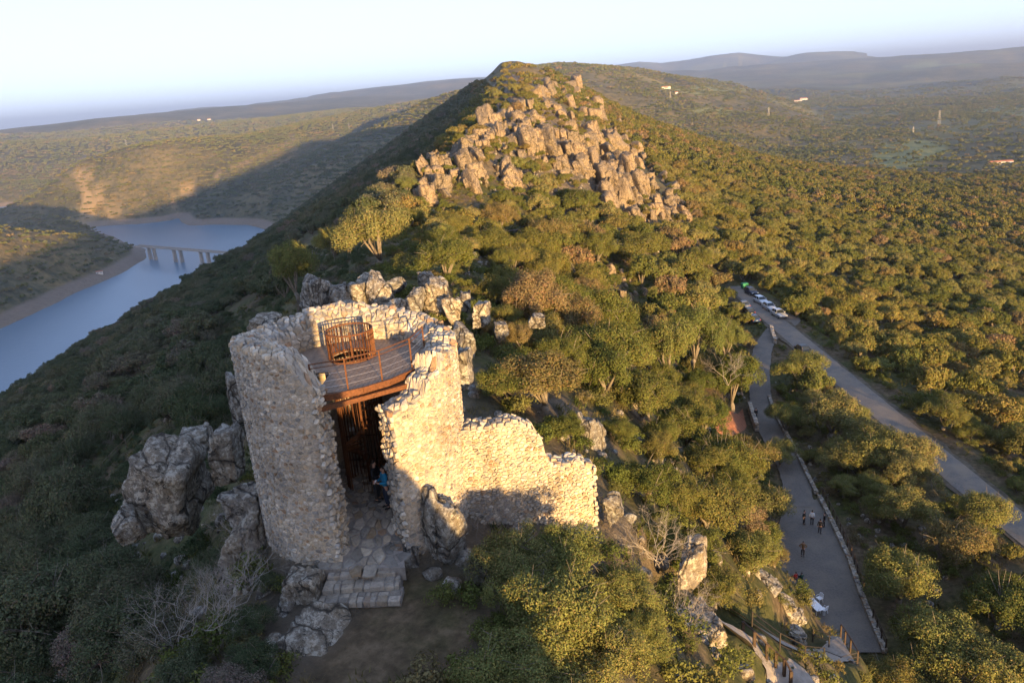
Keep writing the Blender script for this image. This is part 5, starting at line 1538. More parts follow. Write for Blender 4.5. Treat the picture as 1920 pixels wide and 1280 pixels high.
# ------------------------------------------------------------------ near shrubs and trees placed from the photo (crown centre pixel, crown width, distance)
def near_tree(px, py, w, r, kind, meshes, k, label, group=None, sz=1.0, cat='tree'):
    d = ray(px, py); d = d / math.hypot(d[0], d[1])
    rr = np.geomspace(r * 0.86, r * 1.35, 80)
    sc = w * (math.cos(PITCH) * d[1] - math.sin(PITCH) * d[2]) * rr / FPX / 6.0
    gap = d[2] * rr - 3.1 * sc - height(d[0] * rr, d[1] * rr)          # how far the foot hangs above the ground
    i = int(np.argmax(gap < 0.0)) if (gap < 0).any() else int(np.argmin(gap))
    c, s = d * rr[i], float(sc[i])
    szz = float(min(1.45, max(0.7, 1.0 + gap[i] / (3.1 * s))))
    return plant_tree(kind, meshes[k % len(meshes)], (c[0], c[1], c[2] - 3.1 * s * szz), s, R(k * 71), label, group, szz, cat)
HERO = [
 (962, 1020, 180, 24.0, 'bush', 'sunlit olive shrub just below the ruined wall', None),
 (1062, 1020, 180, 24.3, 'bush', 'round topped olive shrub against the broken end of the ruined wall', None),
 (1165, 1085, 156, 24.8, 'bush', 'golden olive shrub beside the leafless shrub', None),
 (1040, 1120, 252, 22.6, 'bush', 'large shaded olive bush above the trodden soil', None),
 (1130, 1200, 216, 22.2, 'bush', 'tall sunlit olive bush on the steep bank', None),
 (960, 1240, 252, 20.4, 'bush', 'shaded olive bush beside the lichened rock and the soil', None),
 (900, 1060, 90, 24.5, 'scrub', 'small dark shrub between the leaning slab and the olive bushes', None),
 (1030, 1290, 240, 20.0, 'bush', 'low olive bush at the foot of the steep bank', None),
 (980, 1090, 170, 23.4, 'bush', 'dusky olive bush between the ruined wall and the trodden soil', None),
 (1200, 1170, 130, 24.0, 'bush', 'sunlit olive bush on the bank edge beside the leafless grey shrub', None),
 (470, 1230, 130, 23.0, 'scrub', 'small dark shrub beside the big split slab', None),
 (250, 1090, 190, 31.0, 'scrub', 'dark shrub below the small pale boulder', None),
 (300, 1180, 170, 27.0, 'scrub', 'grey green shrub under the leafless grey shrub', None),
 (420, 1270, 150, 22.5, 'scrub', 'low shaded shrub at the bottom of the bank below the tower', None),
 (330, 1255, 150, 25.0, 'scrub', 'dark shaded shrub below the bare grey shrub', None),
 (170, 1190, 180, 36.0, 'scrub', 'dense dark oak in the shade of the castle rock', None),
 (60, 1040, 170, 46.0, 'scrub', 'shaded dark oak on the slope below the wooden fence', None),
 (120, 900, 170, 52.0, 'scrub', 'shaded grey green oak downhill of the wooden fence', None),
 (375, 760, 120, 44.0, 'scrub', 'grey green shrub above the narrow upright rock', None),
 (420, 690, 120, 50.0, 'scrub', 'dark evergreen behind the shaded wall of the tower', None),
 (545, 480, 110, 62.0, 'olive', 'small sunlit tree at the edge of the shaded slope', None),
 (700, 415, 165, 84.0, 'olive', 'broad bright wild olive on the grassy knoll above the boulder row', None),
 (622, 440, 90, 82.0, 'olive', 'leaning pale branches of olive beside the broad bright wild olive', None),
 (835, 465, 135, 78.0, 'oak', 'dense round oak on the knoll beside the broad bright wild olive', None),
 (762, 340, 52, 138.0, 'olive', 'small lone tree at the end of the first rock outcrop', None),
 (1003, 530, 150, 62.0, 'oak', 'broad golden oak uphill of the tall grey boulder', None),
 (1015, 690, 210, 46.0, 'oak', 'largest lichened oak with tangled branches beyond the tower', None),
 (900, 600, 70, 52.0, 'scrub', 'low shrub between the boulder row and the large lichened oak', None),
 (1050, 640, 120, 50.0, 'oak', 'oak crown behind the largest lichened oak', None),
 (1060, 790, 80, 38.0, 'oak', 'small bronze shrub beside the tall grey boulder', None),
 (935, 395, 84, 118.0, 'oak', 'round grey green oak beside the timber picnic table', None),
 (1030, 425, 110, 112.0, 'oak', 'spreading oak beyond the timber picnic table', None),
 (1090, 362, 84, 150.0, 'oak', 'dark rounded oak growing against the foot of the crag', None),
 (1195, 450, 110, 125.0, 'oak', 'dense oak under the lowest crag blocks', None),
 (1120, 450, 90, 118.0, 'oak', 'oak in the saddle below the crag', None),
 (1310, 475, 76, 140.0, 'oak', 'oak on the slope above the parked cars', None),
 (1250, 630, 130, 66.0, 'olive', 'smooth rounded olive tree on the sunny slope', None),
 (1200, 720, 150, 54.0, 'oak', 'brownish oak on the sunny slope below the round olive', None),
 (1300, 600, 120, 76.0, 'olive', 'tall round wild olive above the terrace path', None),
 (1375, 690, 110, 78.0, 'oak', 'half bare oak standing over the red earth bank', None),
 (1362, 618, 84, 92.0, 'olive', 'wild olive hanging over the parked dark cars', None),
 (1512, 676, 112, 96.0, 'olive', 'olive tree between the terrace path and the road', None),
 (1560, 760, 130, 80.0, 'olive', 'wide olive between the road and the drystone wall', None),
 (1640, 830, 140, 76.0, 'olive', 'round olive beside the bend of the road', None),
 (1390, 840, 120, 62.0, 'oak', 'oak below the red earth bank', None),
 (1330, 930, 170, 50.0, 'oak', 'big golden oak above the yard', None),
 (1440, 930, 120, 58.0, 'olive', 'round olive overhanging the end of the yard', None),
 (1410, 1020, 130, 52.0, 'olive', 'olive on the stony bank above the yard', None),
 (1210, 880, 140, 42.0, 'oak', 'lichened oak behind the leafless shrub', None),
 (1240, 1000, 100, 38.0, 'oak', 'shaded oak under the leafless shrub', None),
 (1380, 960, 130, 54.0, 'oak', 'golden oak between the big golden oak and the yard', None),
 (400, 1045, 100, 31.0, 'scrub', 'dark shrub between the rounded crag and the mossy rock face', None),
 (470, 1150, 100, 25.5, 'scrub', 'shaded shrub below the mossy rock face', None),
 (500, 1080, 60, 26.5, 'scrub', 'small shrub at the shaded foot of the tower', None),
 (1300, 1010, 130, 44.0, 'oak', 'dusky oak below the big golden oak', None),
 (1340, 1090, 120, 40.0, 'oak', 'shaded oak above the paved lane', None),
 (1290, 780, 130, 54.0, 'oak', 'lichened oak above the big golden oak', None),
 (1120, 640, 90, 56.0, 'oak', 'small oak beside the stony gully', None),
 (1150, 580, 110, 64.0, 'oak', 'oak above the small one by the stony gully', None),
 (1462, 838, 84, 74.0, 'olive', 'olive leaning over the middle of the terrace path', None),
 (1476, 772, 90, 80.0, 'olive', 'olive on the valley side of the drystone path wall', None),
 (1690, 1060, 170, 66.0, 'olive', 'large olive beyond the yard railing', None),
 (1760, 1180, 200, 60.0, 'olive', 'broad olive at the corner beyond the yard', None),
 (1800, 1000, 150, 72.0, 'oak', 'oak between the yard and the road', None),
 (1880, 1110, 170, 66.0, 'oak', 'dark oak beside the lower road', None),
 (1700, 940, 130, 76.0, 'olive', 'olive beside the drystone wall below the road', None),
 (1860, 1240, 200, 56.0, 'olive', 'olive at the lower corner of the wood', None),
 (1680, 1262, 130, 50.0, 'oak', 'shaded oak below the corner of the yard', None),
]
_sets = {'bush': ('olive_bush', BUSH), 'olive': ('wild_olive', OLIVE_HI), 'oak': ('holm_oak', OAK_HI), 'scrub': ('evergreen_oak', SCRUB_HI)}
PLACED = []
for i, (px, py, w, r, kd, lab, grp) in enumerate(HERO):
    nm, ms = _sets[kd]
    e = near_tree(px, py, w, r, nm, ms, i, lab, grp, None)
    PLACED.append((e.location.x, e.location.y, e.scale[0] * 3.0))

# leafless shrubs
def bare_mesh(name, seed, H, n0, depth, spread=0.7, r0=0.03):
    rs = random.Random(seed)
    mb = MB()
    def grow(p, d, L, r, k):
        q = p + d * L * 0.5 + Vector((rs.gauss(0, .06), rs.gauss(0, .06), rs.gauss(0, .03))) * L * 2
        e = p + d * L
        mb.tube([tuple(p), tuple(q), tuple(e)], [r, r * 0.8, r * 0.55], 3, False)
        if k <= 0: return
        for _ in range(rs.choice((2, 3, 3))):
            nd = (d + Vector((rs.gauss(0, spread), rs.gauss(0, spread), rs.gauss(0.12, spread * 0.6)))).normalized()
            grow(p + d * L * rs.uniform(0.6, 1.0), nd, L * rs.uniform(0.55, 0.8), r * 0.58, k - 1)
    for i in range(n0):
        a = 2 * math.pi * i / n0 + rs.uniform(-.4, .4)
        d = Vector((math.cos(a) * 0.75, math.sin(a) * 0.75, rs.uniform(0.6, 1.2))).normalized()
        grow(Vector((rs.gauss(0, .1), rs.gauss(0, .1), -0.1)), d, H * 0.42, r0, depth)
    return mb.mesh(name, m_twig)
BARE = [('leafless grey shrub spreading on the shaded bank below the tower', 415, 1190, 24.2, 3.1), ('leafless shrub with fine twigs against the shaded rock face below the tower', 468, 1090, 25.6, 2.2),
        ('leafless pinkish shrub catching the sun beyond the olive bushes', 1235, 1055, 28.0, 2.7), ('leafless grey shrub on the shaded bank beside the rock outcrop', 1270, 1180, 26.5, 2.8),
        ('thin leafless brush growing against the ruined wall', 955, 975, 26.2, 1.6), ('thin leafless brush at the foot of the tower beside the ruined wall', 890, 985, 26.0, 1.3),
        ('leafless crown with pale limbs above the red earth bank', 1365, 720, 77.0, 4.2), ('grey leafless shrub at the bottom of the shaded bank', 330, 1210, 25.6, 2.6), ('bare tangle of twigs over the mossy rock face', 440, 1000, 28.0, 1.5)]
for i, (lab, px, py, r, H) in enumerate(BARE):
    c = at_r(px, py, r)
    e = empty('leafless_shrub', tuple(c), i * 1.3)
    add_mesh('branches', bare_mesh('branches', 500 + i, H, 7 if H < 3.5 else 4, 5, 0.62, 0.0075 * H), e)
    tag(e, lab, 'shrub')

# ------------------------------------------------------------------ woodland: sow trees over the slopes
CLEAR = [  # photo outlines that the wood leaves open
 [(440, 560), (870, 560), (890, 1000), (1120, 990), (1120, 790), (870, 780), (890, 1280), (500, 1280)],
 [(570, 500), (930, 500), (930, 640), (570, 640)],
 [(1390, 540), (1480, 600), (1640, 740), (1920, 960), (1920, 1010), (1740, 880), (1600, 740), (1450, 640), (1420, 620), (1380, 560)],
 [(1440, 640), (1470, 960), (1500, 960), (1470, 820), (1430, 700)],
 [(1480, 930), (1560, 930), (1650, 1230), (1400, 1280), (1390, 1150), (1500, 1150), (1475, 1000)],
 [(1340, 760), (1420, 760), (1420, 810), (1340, 810)],
 [(560, 440), (800, 440), (800, 520), (560, 520)],
 [(940, 420), (985, 420), (985, 450), (940, 450)],
 [(245, 800), (400, 790), (480, 880), (480, 1000), (250, 1010)],
 [(780, 300), (990, 330), (900, 360), (780, 380)],
 [(868, 285), (900, 240), (950, 205), (1130, 180), (1180, 260), (1300, 395), (1225, 420), (1120, 370), (1040, 300)],
 [(1140, 500), (1190, 520), (1220, 560), (1190, 580), (1150, 545)],
 [(1070, 770), (1150, 770), (1150, 900), (1070, 900)],
 [(190, 830), (240, 830), (240, 890), (190, 890)],
]
def sow(x0, x1, y0, y1, step, seed, jitter=0.45):
    rs = np.random.default_rng(seed)
    gx, gy = np.meshgrid(np.arange(x0, x1, step), np.arange(y0, y1, step))
    x = gx.ravel() + rs.uniform(-jitter, jitter, gx.size) * step
    y = gy.ravel() + rs.uniform(-jitter, jitter, gx.size) * step
    return x, y
def in_view(x, y, margin=7.0):
    a = np.degrees(np.arctan2(x, y))
    return (np.abs(a) < 36 + margin) & (y > 0)
XS, YS, SS, LOD, KIND = [], [], [], [], []
def keep_pts(x, y, s, lod, kind):
    XS.append(x); YS.append(y); SS.append(s); LOD.append(np.full(len(x), lod)); KIND.append(np.full(len(x), kind))
srs = np.random.default_rng(5)
def clear_mask(x, y, z, s):
    """True where a tree would stand on made ground or hide one of the open places"""
    bad = np.zeros(len(x), bool)
    d, _ = seg_dist(x, y, ROAD); bad |= d < 2.9 + s * 1.4
    d, _ = seg_dist(x, y, PATH); bad |= d < 1.8 + s * 1.5
    d, _ = seg_dist(x, y, LANE_A); bad |= d < 2.5
    d, _ = seg_dist(x, y, LANE_B); bad |= d < 2.5
    bad |= poly_sd(x, y, YARD) < 1.5 + s * 1.2
    bad |= np.hypot(x - TOWER_C[0], y - TOWER_C[1]) < 7
    bad |= np.hypot(x, y) < 30
    bad |= (np.abs(x + 3) < 10) & (y < 4) & (y > -20)
    for q in PLACED:
        bad |= np.hypot(x - q[0], y - q[1]) < 0.42 * (q[2] + 3.0 * s)
    rr_p = np.hypot(x, y)
    nearm = (rr_p < 420) & (y > 5)
    side = np.stack([np.cos(np.arctan2(x, y)), -np.sin(np.arctan2(x, y))], 1)
    for hfrac, lat in ((0.0, 0), (2.6, 0), (4.4, 0), (2.6, -2.2), (2.6, 2.2)):
        pxx, pyy, fw = project(np.stack([x + side[:, 0] * lat * s, y + side[:, 1] * lat * s, z + hfrac * s], 1))
        for k, poly in enumerate(CLEAR):
            if lat and k not in (0, 4, 8): continue
            if k in (2, 3, 10) and hfrac not in (2.6,): continue
            bad |= nearm & in_poly(pxx, pyy, poly)
    return bad
# (a) near and middle wood
x, y = sow(-330, 420, -140, 520, 4.1, 61)
s = 0.42 + 0.95 * srs.uniform(size=len(x)) ** 1.4
r = np.hypot(x, y)
m = (r < 430) & (in_view(x, y, 12) | ((x > 8) & (x < 190) & (y > -140)))
left = x < -16
dens = np.where(left, 0.97, 0.95)
m &= srs.uniform(size=len(x)) < dens
# the stony crest and the summit stay nearly bare
rk = poly_sd(x, y, ROCKY)
m &= ~((rk < -2) & (srs.uniform(size=len(x)) < 0.88))
x, y, s = x[m], y[m], s[m]
z = height(x, y)
m = ~clear_mask(x, y, z, s)
x, y, s, z = x[m], y[m], s[m], z[m]
r = np.hypot(x, y)
keep_pts(x, y, s, 0, 0)
# (b) outer wood up to 1.3 km
x, y = sow(-620, 800, 150, 1300, 5.7, 62)
r = np.hypot(x, y)
m = (r >= 430) & (r < 1250) & in_view(x, y, 3)
rk = poly_sd(x, y, ROCKY)
m &= ~((rk < 3) & (srs.uniform(size=len(x)) < 0.85))
peak = (np.abs(x - 18) < 30) & (y > 400) & (y < 1100)
m &= ~(peak & (srs.uniform(size=len(x)) < 0.75))
m &= ~((np.abs(x - 20) < 34) & (y > 760) & (y < 1010))
op = smooth(250, 700, x)
m &= srs.uniform(size=len(x)) < 0.93 - 0.35 * op
m &= ~((x > 60) & (fbm(x, y, 70, 3, 93) > 0.38) & (srs.uniform(size=len(x)) < 0.8))
x, y = x[m], y[m]
z = height(x, y)
m = z > WATER_Z + 14
keep_pts(x[m], y[m], 0.5 + 1.0 * srs.uniform(size=m.sum()) ** 1.5, 1, 0)
# (c) far dehesa and hills: clumps of trees
x, y = sow(-2400, 2300, 700, 3600, 17.0, 63)
r = np.hypot(x, y)
m = (r >= 1250) & (r < 3400) & in_view(x, y, 1)
fieldn = fbm(x, y, 420, 3, 91)
m &= ~((x > 250) & (fieldn > 0.12) & (srs.uniform(size=len(x)) < 0.75))
x, y = x[m], y[m]
z = height(x, y)
m = z > WATER_Z + 14
keep_pts(x[m], y[m], srs.uniform(0.8, 1.3, m.sum()), 2, 0)

# (d) the last trees that still read singly
x, y = sow(-3300, 3300, 2000, 5600, 27.0, 64)
r = np.hypot(x, y)
m = (r >= 3400) & (r < 5600) & in_view(x, y, 0)
m &= ~((x > 250) & (fbm(x, y, 520, 3, 92) > 0.10) & (srs.uniform(size=len(x)) < 0.8))
x, y = x[m], y[m]
keep_pts(x, y, srs.uniform(1.3, 1.9, len(x)), 2, 0)

X = np.concatenate(XS); Y = np.concatenate(YS); S = np.concatenate(SS); LD = np.concatenate(LOD)
Z = height(X, Y) - 0.1
RD_ = np.hypot(X, Y)
px, py, fw = project(np.stack([X, Y, Z + 2.5 * S], 1))
vis = (px > -60) & (px < 1980) & (py < 1340) & (fw > 1) & (LD == 0)
# the largest that show become single trees
score = np.where(vis, S / RD_, 0)
# hidden slope west of the tower rock etc. still counts; take the nearest
order = np.argsort(-score)
NIND = 235
ind = order[:NIND]
is_ind = np.zeros(len(X), bool); is_ind[ind] = True
def zone(xx, yy):
    if xx < -16: return 'shade'
    if xx > 55: return 'wood'
    if yy > 120 and xx < 30: return 'saddle'
    if xx > 34: return 'strip'
    return 'sunny'
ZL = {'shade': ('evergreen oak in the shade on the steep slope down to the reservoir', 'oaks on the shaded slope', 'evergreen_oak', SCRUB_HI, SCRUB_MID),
      'wood': ('golden green oak in the wood beyond the road', 'oaks in the wood beyond the road', 'holm_oak', OAK_HI, OAK_MID),
      'saddle': ('oak on the saddle below the rocky crest', 'oaks on the saddle', 'holm_oak', OAK_HI, OAK_MID),
      'strip': ('olive tree in the strip between the terrace path and the road', 'olives beside the road', 'wild_olive', OLIVE_HI, OLIVE_MID),
      'sunny': ('oak on the sunny slope between the tower and the terrace path', 'oaks on the sunny slope', 'holm_oak', OAK_HI, OAK_MID)}
MARKS = {'shade': [('timber fence', -26, 52), ('large rounded crag', -16, 33), ('shaded wall of the tower', -12, 30), ('boulder row', -14, 50), ('broad bright wild olive', -16, 84), ('first rock outcrop', -16, 165), ('reservoir bridge', -120, 260)],
         'wood': [('parked silver cars', 56, 152), ('lone black car', 56, 118), ('road bend', 56, 100), ('lower road', 56, 72), ('rocky crest', 60, 230), ('head of the road', 56, 190)],
         'saddle': [('timber picnic table', 2, 130), ('first rock outcrop', -10, 165), ('foot of the crag', 25, 190), ('lone tree at the outcrop', -16, 140)],
         'strip': [('parked dark cars', 46, 145), ('terrace path wall', 36, 95), ('yard railing', 35, 65), ('road bend', 48, 90), ('tumbled stone wall', 46, 82)],
         'sunny': [('tall grey boulder', 4, 39), ('ruined wall', 1, 27), ('red earth bank', 27, 96), ('yard', 26, 70), ('big golden oak', 18, 50), ('boulder row', -6, 50), ('paved lane', 14, 36), ('stony gully', 14, 95), ('parked dark cars', 42, 140), ('largest lichened oak', 2, 47), ('tall round wild olive', 18, 76)]}
def where(zn, xx, yy):
    nm, mx, my = min(MARKS[zn], key=lambda k: math.hypot(k[1] - xx, k[2] - yy))
    dx, dy = xx - mx, yy - my
    if math.hypot(dx, dy) < 4: return 'close beside the ' + nm
    if abs(dx) > abs(dy): return ('downhill of the ' if (dx > 0) != (zn == 'shade') else 'uphill of the ') + nm
    return ('on the summit side of the ' if dy > 0 else 'on the castle side of the ') + nm
NOUN = {'shade': 'shaded evergreen oak', 'wood': 'golden green oak in the wood', 'saddle': 'oak on the saddle', 'strip': 'roadside olive tree', 'sunny': 'oak on the slope'}
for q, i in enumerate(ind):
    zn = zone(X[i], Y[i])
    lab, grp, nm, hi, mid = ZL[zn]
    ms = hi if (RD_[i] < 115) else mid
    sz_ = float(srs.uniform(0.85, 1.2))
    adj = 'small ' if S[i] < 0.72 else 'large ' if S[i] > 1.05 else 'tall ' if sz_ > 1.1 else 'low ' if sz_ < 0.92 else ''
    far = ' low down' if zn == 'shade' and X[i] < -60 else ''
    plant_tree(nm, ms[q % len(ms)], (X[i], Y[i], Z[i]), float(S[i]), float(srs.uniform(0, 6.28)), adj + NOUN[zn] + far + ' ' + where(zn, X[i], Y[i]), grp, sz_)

# the remaining wood: one mass per kind, instanced on points
def far_clump(name, seed, mat, trees=6, spread=7.5):
    rs = np.random.default_rng(seed)
    Vs, Fs, T, b = [], [], [], 0
    for _ in range(trees):
        c = np.array([rs.uniform(-spread, spread), rs.uniform(-spread, spread), 0])
        sc = rs.uniform(0.7, 1.2)
        P, Nn, L = crown_points(rs, 70, 3.0 * sc, 3.6 * sc, 4, 0.8)
        V, F = leaf_quads(P + c, Nn, 0.95 * sc, rs, 0.75)
        Vs.append(V); Fs.append(F + b); b += len(V)
        T.append(np.repeat(rs.uniform(0.8, 1.2, len(P)), 4)[:, None] * np.ones(3) * rs.uniform(0.75, 1.2))
    return mesh_np(name, np.concatenate(Vs), np.concatenate(Fs), mat, False, np.concatenate(T))
def source_collection(name, meshes):
    col = bpy.data.collections.new(name)
    for k, me in enumerate(meshes):
        col.objects.link(bpy.data.objects.new('%s_%02d' % (name, k), me))
    return col
def scatter(name, pts, scl, meshes, label, cat, seed):
    rs = np.random.default_rng(seed)
    n = len(pts)
    me = bpy.data.meshes.new(name); me.vertices.add(n)
    me.vertices.foreach_set('co', np.asarray(pts, np.float32).ravel())
    a = me.attributes.new('scl', 'FLOAT', 'POINT'); a.data.foreach_set('value', np.asarray(scl, np.float32))
    a = me.attributes.new('turn', 'FLOAT', 'POINT'); a.data.foreach_set('value', rs.uniform(0, 6.28, n).astype(np.float32))
    a = me.attributes.new('pick', 'INT', 'POINT'); a.data.foreach_set('value', rs.integers(0, len(meshes), n).astype(np.int32))
    o = add_mesh(name, me)
    tag(o, label, cat, kind='stuff')
    ng = bpy.data.node_groups.new(name, 'GeometryNodeTree')
    ng.interface.new_socket('Geometry', in_out='INPUT', socket_type='NodeSocketGeometry')
    ng.interface.new_socket('Geometry', in_out='OUTPUT', socket_type='NodeSocketGeometry')
    gi, go = ng.nodes.new('NodeGroupInput'), ng.nodes.new('NodeGroupOutput')
    ci = ng.nodes.new('GeometryNodeCollectionInfo')
    ci.inputs['Collection'].default_value = source_collection(name + '_tree', meshes)
    ci.inputs['Separate Children'].default_value = True
    ci.inputs['Reset Children'].default_value = True
    ip = ng.nodes.new('GeometryNodeInstanceOnPoints')
    ip.inputs['Pick Instance'].default_value = True
    def attr(nm, typ):
        q = ng.nodes.new('GeometryNodeInputNamedAttribute'); q.data_type = typ; q.inputs['Name'].default_value = nm
        return [s_ for s_ in q.outputs if s_.enabled][0]
    cx = ng.nodes.new('ShaderNodeCombineXYZ')
    ng.links.new(attr('turn', 'FLOAT'), cx.inputs[2])
    ng.links.new(gi.outputs[0], ip.inputs['Points'])
    ng.links.new(ci.outputs[0], ip.inputs['Instance'])
    ng.links.new(attr('pick', 'INT'), ip.inputs['Instance Index'])
    ng.links.new(cx.outputs[0], ip.inputs['Rotation'])
    ng.links.new(attr('scl', 'FLOAT'), ip.inputs['Scale'])
    ng.links.new(ip.outputs[0], go.inputs[0])
    md = o.modifiers.new('scatter', 'NODES'); md.node_group = ng
    return o
P3 = np.stack([X, Y, Z], 1)
leftm = X < -16
mid_oak = [join_meshes('wood_tree', *p) for p in OAK_MID[:4] + OLIVE_MID[:2]]
mid_scr = [join_meshes('slope_tree', *p) for p in SCRUB_MID]
low_oak = [tree_meshes('oak', 420 + i, 1100, 0.34, m_oak, base=0.2, lobes=7)[0] for i in range(5)]
low_scr = [tree_meshes('scrub', 430 + i, 1000, 0.34, m_scrub, Hc=3.2, base=0.6, lobes=5)[0] for i in range(4)]
cl_oak = [far_clump('clump', 440 + i, m_oak) for i in range(5)]
cl_scr = [far_clump('clump', 450 + i, m_scrub) for i in range(4)]
base = ~is_ind
for nm, mask, ms, lab in (
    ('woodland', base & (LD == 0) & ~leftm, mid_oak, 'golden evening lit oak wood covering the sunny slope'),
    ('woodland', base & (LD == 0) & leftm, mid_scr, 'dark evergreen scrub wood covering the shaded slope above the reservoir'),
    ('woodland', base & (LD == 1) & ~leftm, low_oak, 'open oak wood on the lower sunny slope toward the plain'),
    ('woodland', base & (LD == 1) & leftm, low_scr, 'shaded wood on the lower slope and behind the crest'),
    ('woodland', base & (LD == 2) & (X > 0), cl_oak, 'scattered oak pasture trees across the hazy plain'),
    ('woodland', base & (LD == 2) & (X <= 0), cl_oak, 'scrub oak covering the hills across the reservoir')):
    if mask.any(): scatter(nm, P3[mask], S[mask], ms, lab, 'woodland', int(mask.sum()))
print('TREES', len(X), [(int((LD == k).sum())) for k in range(3)])
# ------------------------------------------------------------------ low ground cover, loose stones, shrubs in the crag
def low_shrub(seed, n, leaf, mat, Rc=0.7, Hc=0.8):
    rs = np.random.default_rng(seed)
    P, Nn, L = crown_points(rs, n, Rc, Hc, 5, -0.15)
    V, F = leaf_quads(P, Nn, leaf, rs)
    return mesh_np('low_shrub', V, F, mat, False, np.repeat(rs.uniform(0.7, 1.3, len(P)), 4)[:, None] * np.ones(3))
m_grass = leaf_mat('dry_and_green_grass', [(0.0, (0.05, 0.065, 0.02)), (0.4, (0.09, 0.092, 0.03)), (0.7, (0.14, 0.115, 0.05)), (1.0, (0.19, 0.145, 0.075))])
def grass_tuft(seed, n=70):
    rs = np.random.default_rng(seed)
    V = []
    for _ in range(n):
        a = rs.uniform(0, 6.28); q = rs.uniform(0, 0.55) ; h = rs.uniform(0.10, 0.28)
        b = np.array([q * math.cos(a), q * math.sin(a), -0.05]); d = np.array([rs.normal(0, .12), rs.normal(0, .12), h])
        w = np.array([math.cos(a + 1.5), math.sin(a + 1.5), 0]) * 0.022
        V += [b - w, b + w, b + d]
    return mesh_np('grass_tuft', np.array(V), np.arange(3 * n).reshape(-1, 3), m_grass, False, np.repeat(rs.uniform(0.7, 1.3, n), 3)[:, None] * np.ones(3))
def open_ground(x, y, z):
    bad = np.zeros(len(x), bool)
    for pts, hw in ((ROAD, 3.4), (PATH, 2.3), (LANE_A, 1.7), (LANE_B, 1.6), (sp, 2.8)):
        d, _ = seg_dist(x, y, pts); bad |= d < hw
    bad |= poly_sd(x, y, YARD) < 1.2
    bad |= np.hypot(x - TOWER_C[0], y - TOWER_C[1]) < 4.5
    bad |= (np.abs(x + 3) < 7) & (y < 2) & (y > -18)
    pxx, pyy, fw = project(np.stack([x, y, z], 1))
    for poly in ([(600, 900), (760, 900), (770, 1130), (885, 1130), (860, 1210), (790, 1290), (560, 1290), (520, 1150), (590, 1100)], [(1340, 765), (1400, 765), (1400, 815), (1340, 815)]):
        bad |= (fw > 0) & in_poly(pxx, pyy, poly)
    return ~bad
x, y = sow(-75, 60, 8, 170, 1.35, 71)
z = height(x, y)
m = in_view(x, y, 10) & (np.hypot(x, y) < 165) & (np.hypot(x, y) > 15) & open_ground(x, y, z)
kindn = fbm(x, y, 6.0, 3, 55)
sh = m & (kindn > -0.22) & (srs.uniform(size=len(x)) < 0.72)
shL, shR = sh & (x < -14), sh & (x >= -14)
shr = [low_shrub(600 + i, 900, 0.036, m_oak) for i in range(4)]; shs = [low_shrub(610 + i, 900, 0.036, m_scrub) for i in range(4)]
Q = np.stack([x, y, z], 1)
scatter('undergrowth', Q[shR], srs.uniform(0.5, 1.9, shR.sum()), shr, 'low heath and broom between the rocks and oaks of the sunny slope', 'undergrowth', 1)
scatter('undergrowth', Q[shL], srs.uniform(0.6, 1.7, shL.sum()), shs, 'dark low scrub under the trees of the shaded slope', 'undergrowth', 2)
gr = m & (kindn < 0.2)
scatter('grass', Q[gr] + np.stack([srs.uniform(-.6, .6, gr.sum()), srs.uniform(-.6, .6, gr.sum()), np.zeros(gr.sum())], 1), srs.uniform(0.7, 1.6, gr.sum()), [grass_tuft(620 + i) for i in range(5)], 'tufts of green and dry grass between the rocks', 'grass', 3)
x, y = sow(-40, 45, 16, 240, 1.5, 72)
z = height(x, y)
stn = fbm(x, y, 11.0, 3, 58) + 0.35 * smooth(8, -4, poly_sd(x, y, ROCKY))
m = in_view(x, y, 4) & open_ground(x, y, z) & (stn > 0.12) & (srs.uniform(size=len(x)) < 0.75)
stone_lo = [rock_mesh('loose_stone', 130 + i, 2, 0.08, 0.6) for i in range(6)]
scatter('loose_stones', np.stack([x, y, z], 1)[m], srs.uniform(0.12, 0.55, m.sum()) ** 1.2, stone_lo, 'loose grey stones strewn over the slopes and the crest', 'stones', 4)
x, y = sow(-16, 50, 150, 540, 3.4, 73)
z = height(x, y)
m = (poly_sd(x, y, ROCKY) < 4) & (fbm(x, y, 16, 3, 59) > -0.05) & (srs.uniform(size=len(x)) < 0.6)
scatter('crag_shrubs', np.stack([x, y, z], 1)[m] + np.array([0, 0, 0.5]), srs.uniform(0.25, 0.62, m.sum()), mid_oak[:4], 'small shrubs growing in the clefts of the rocky crest', 'shrubs', 5)
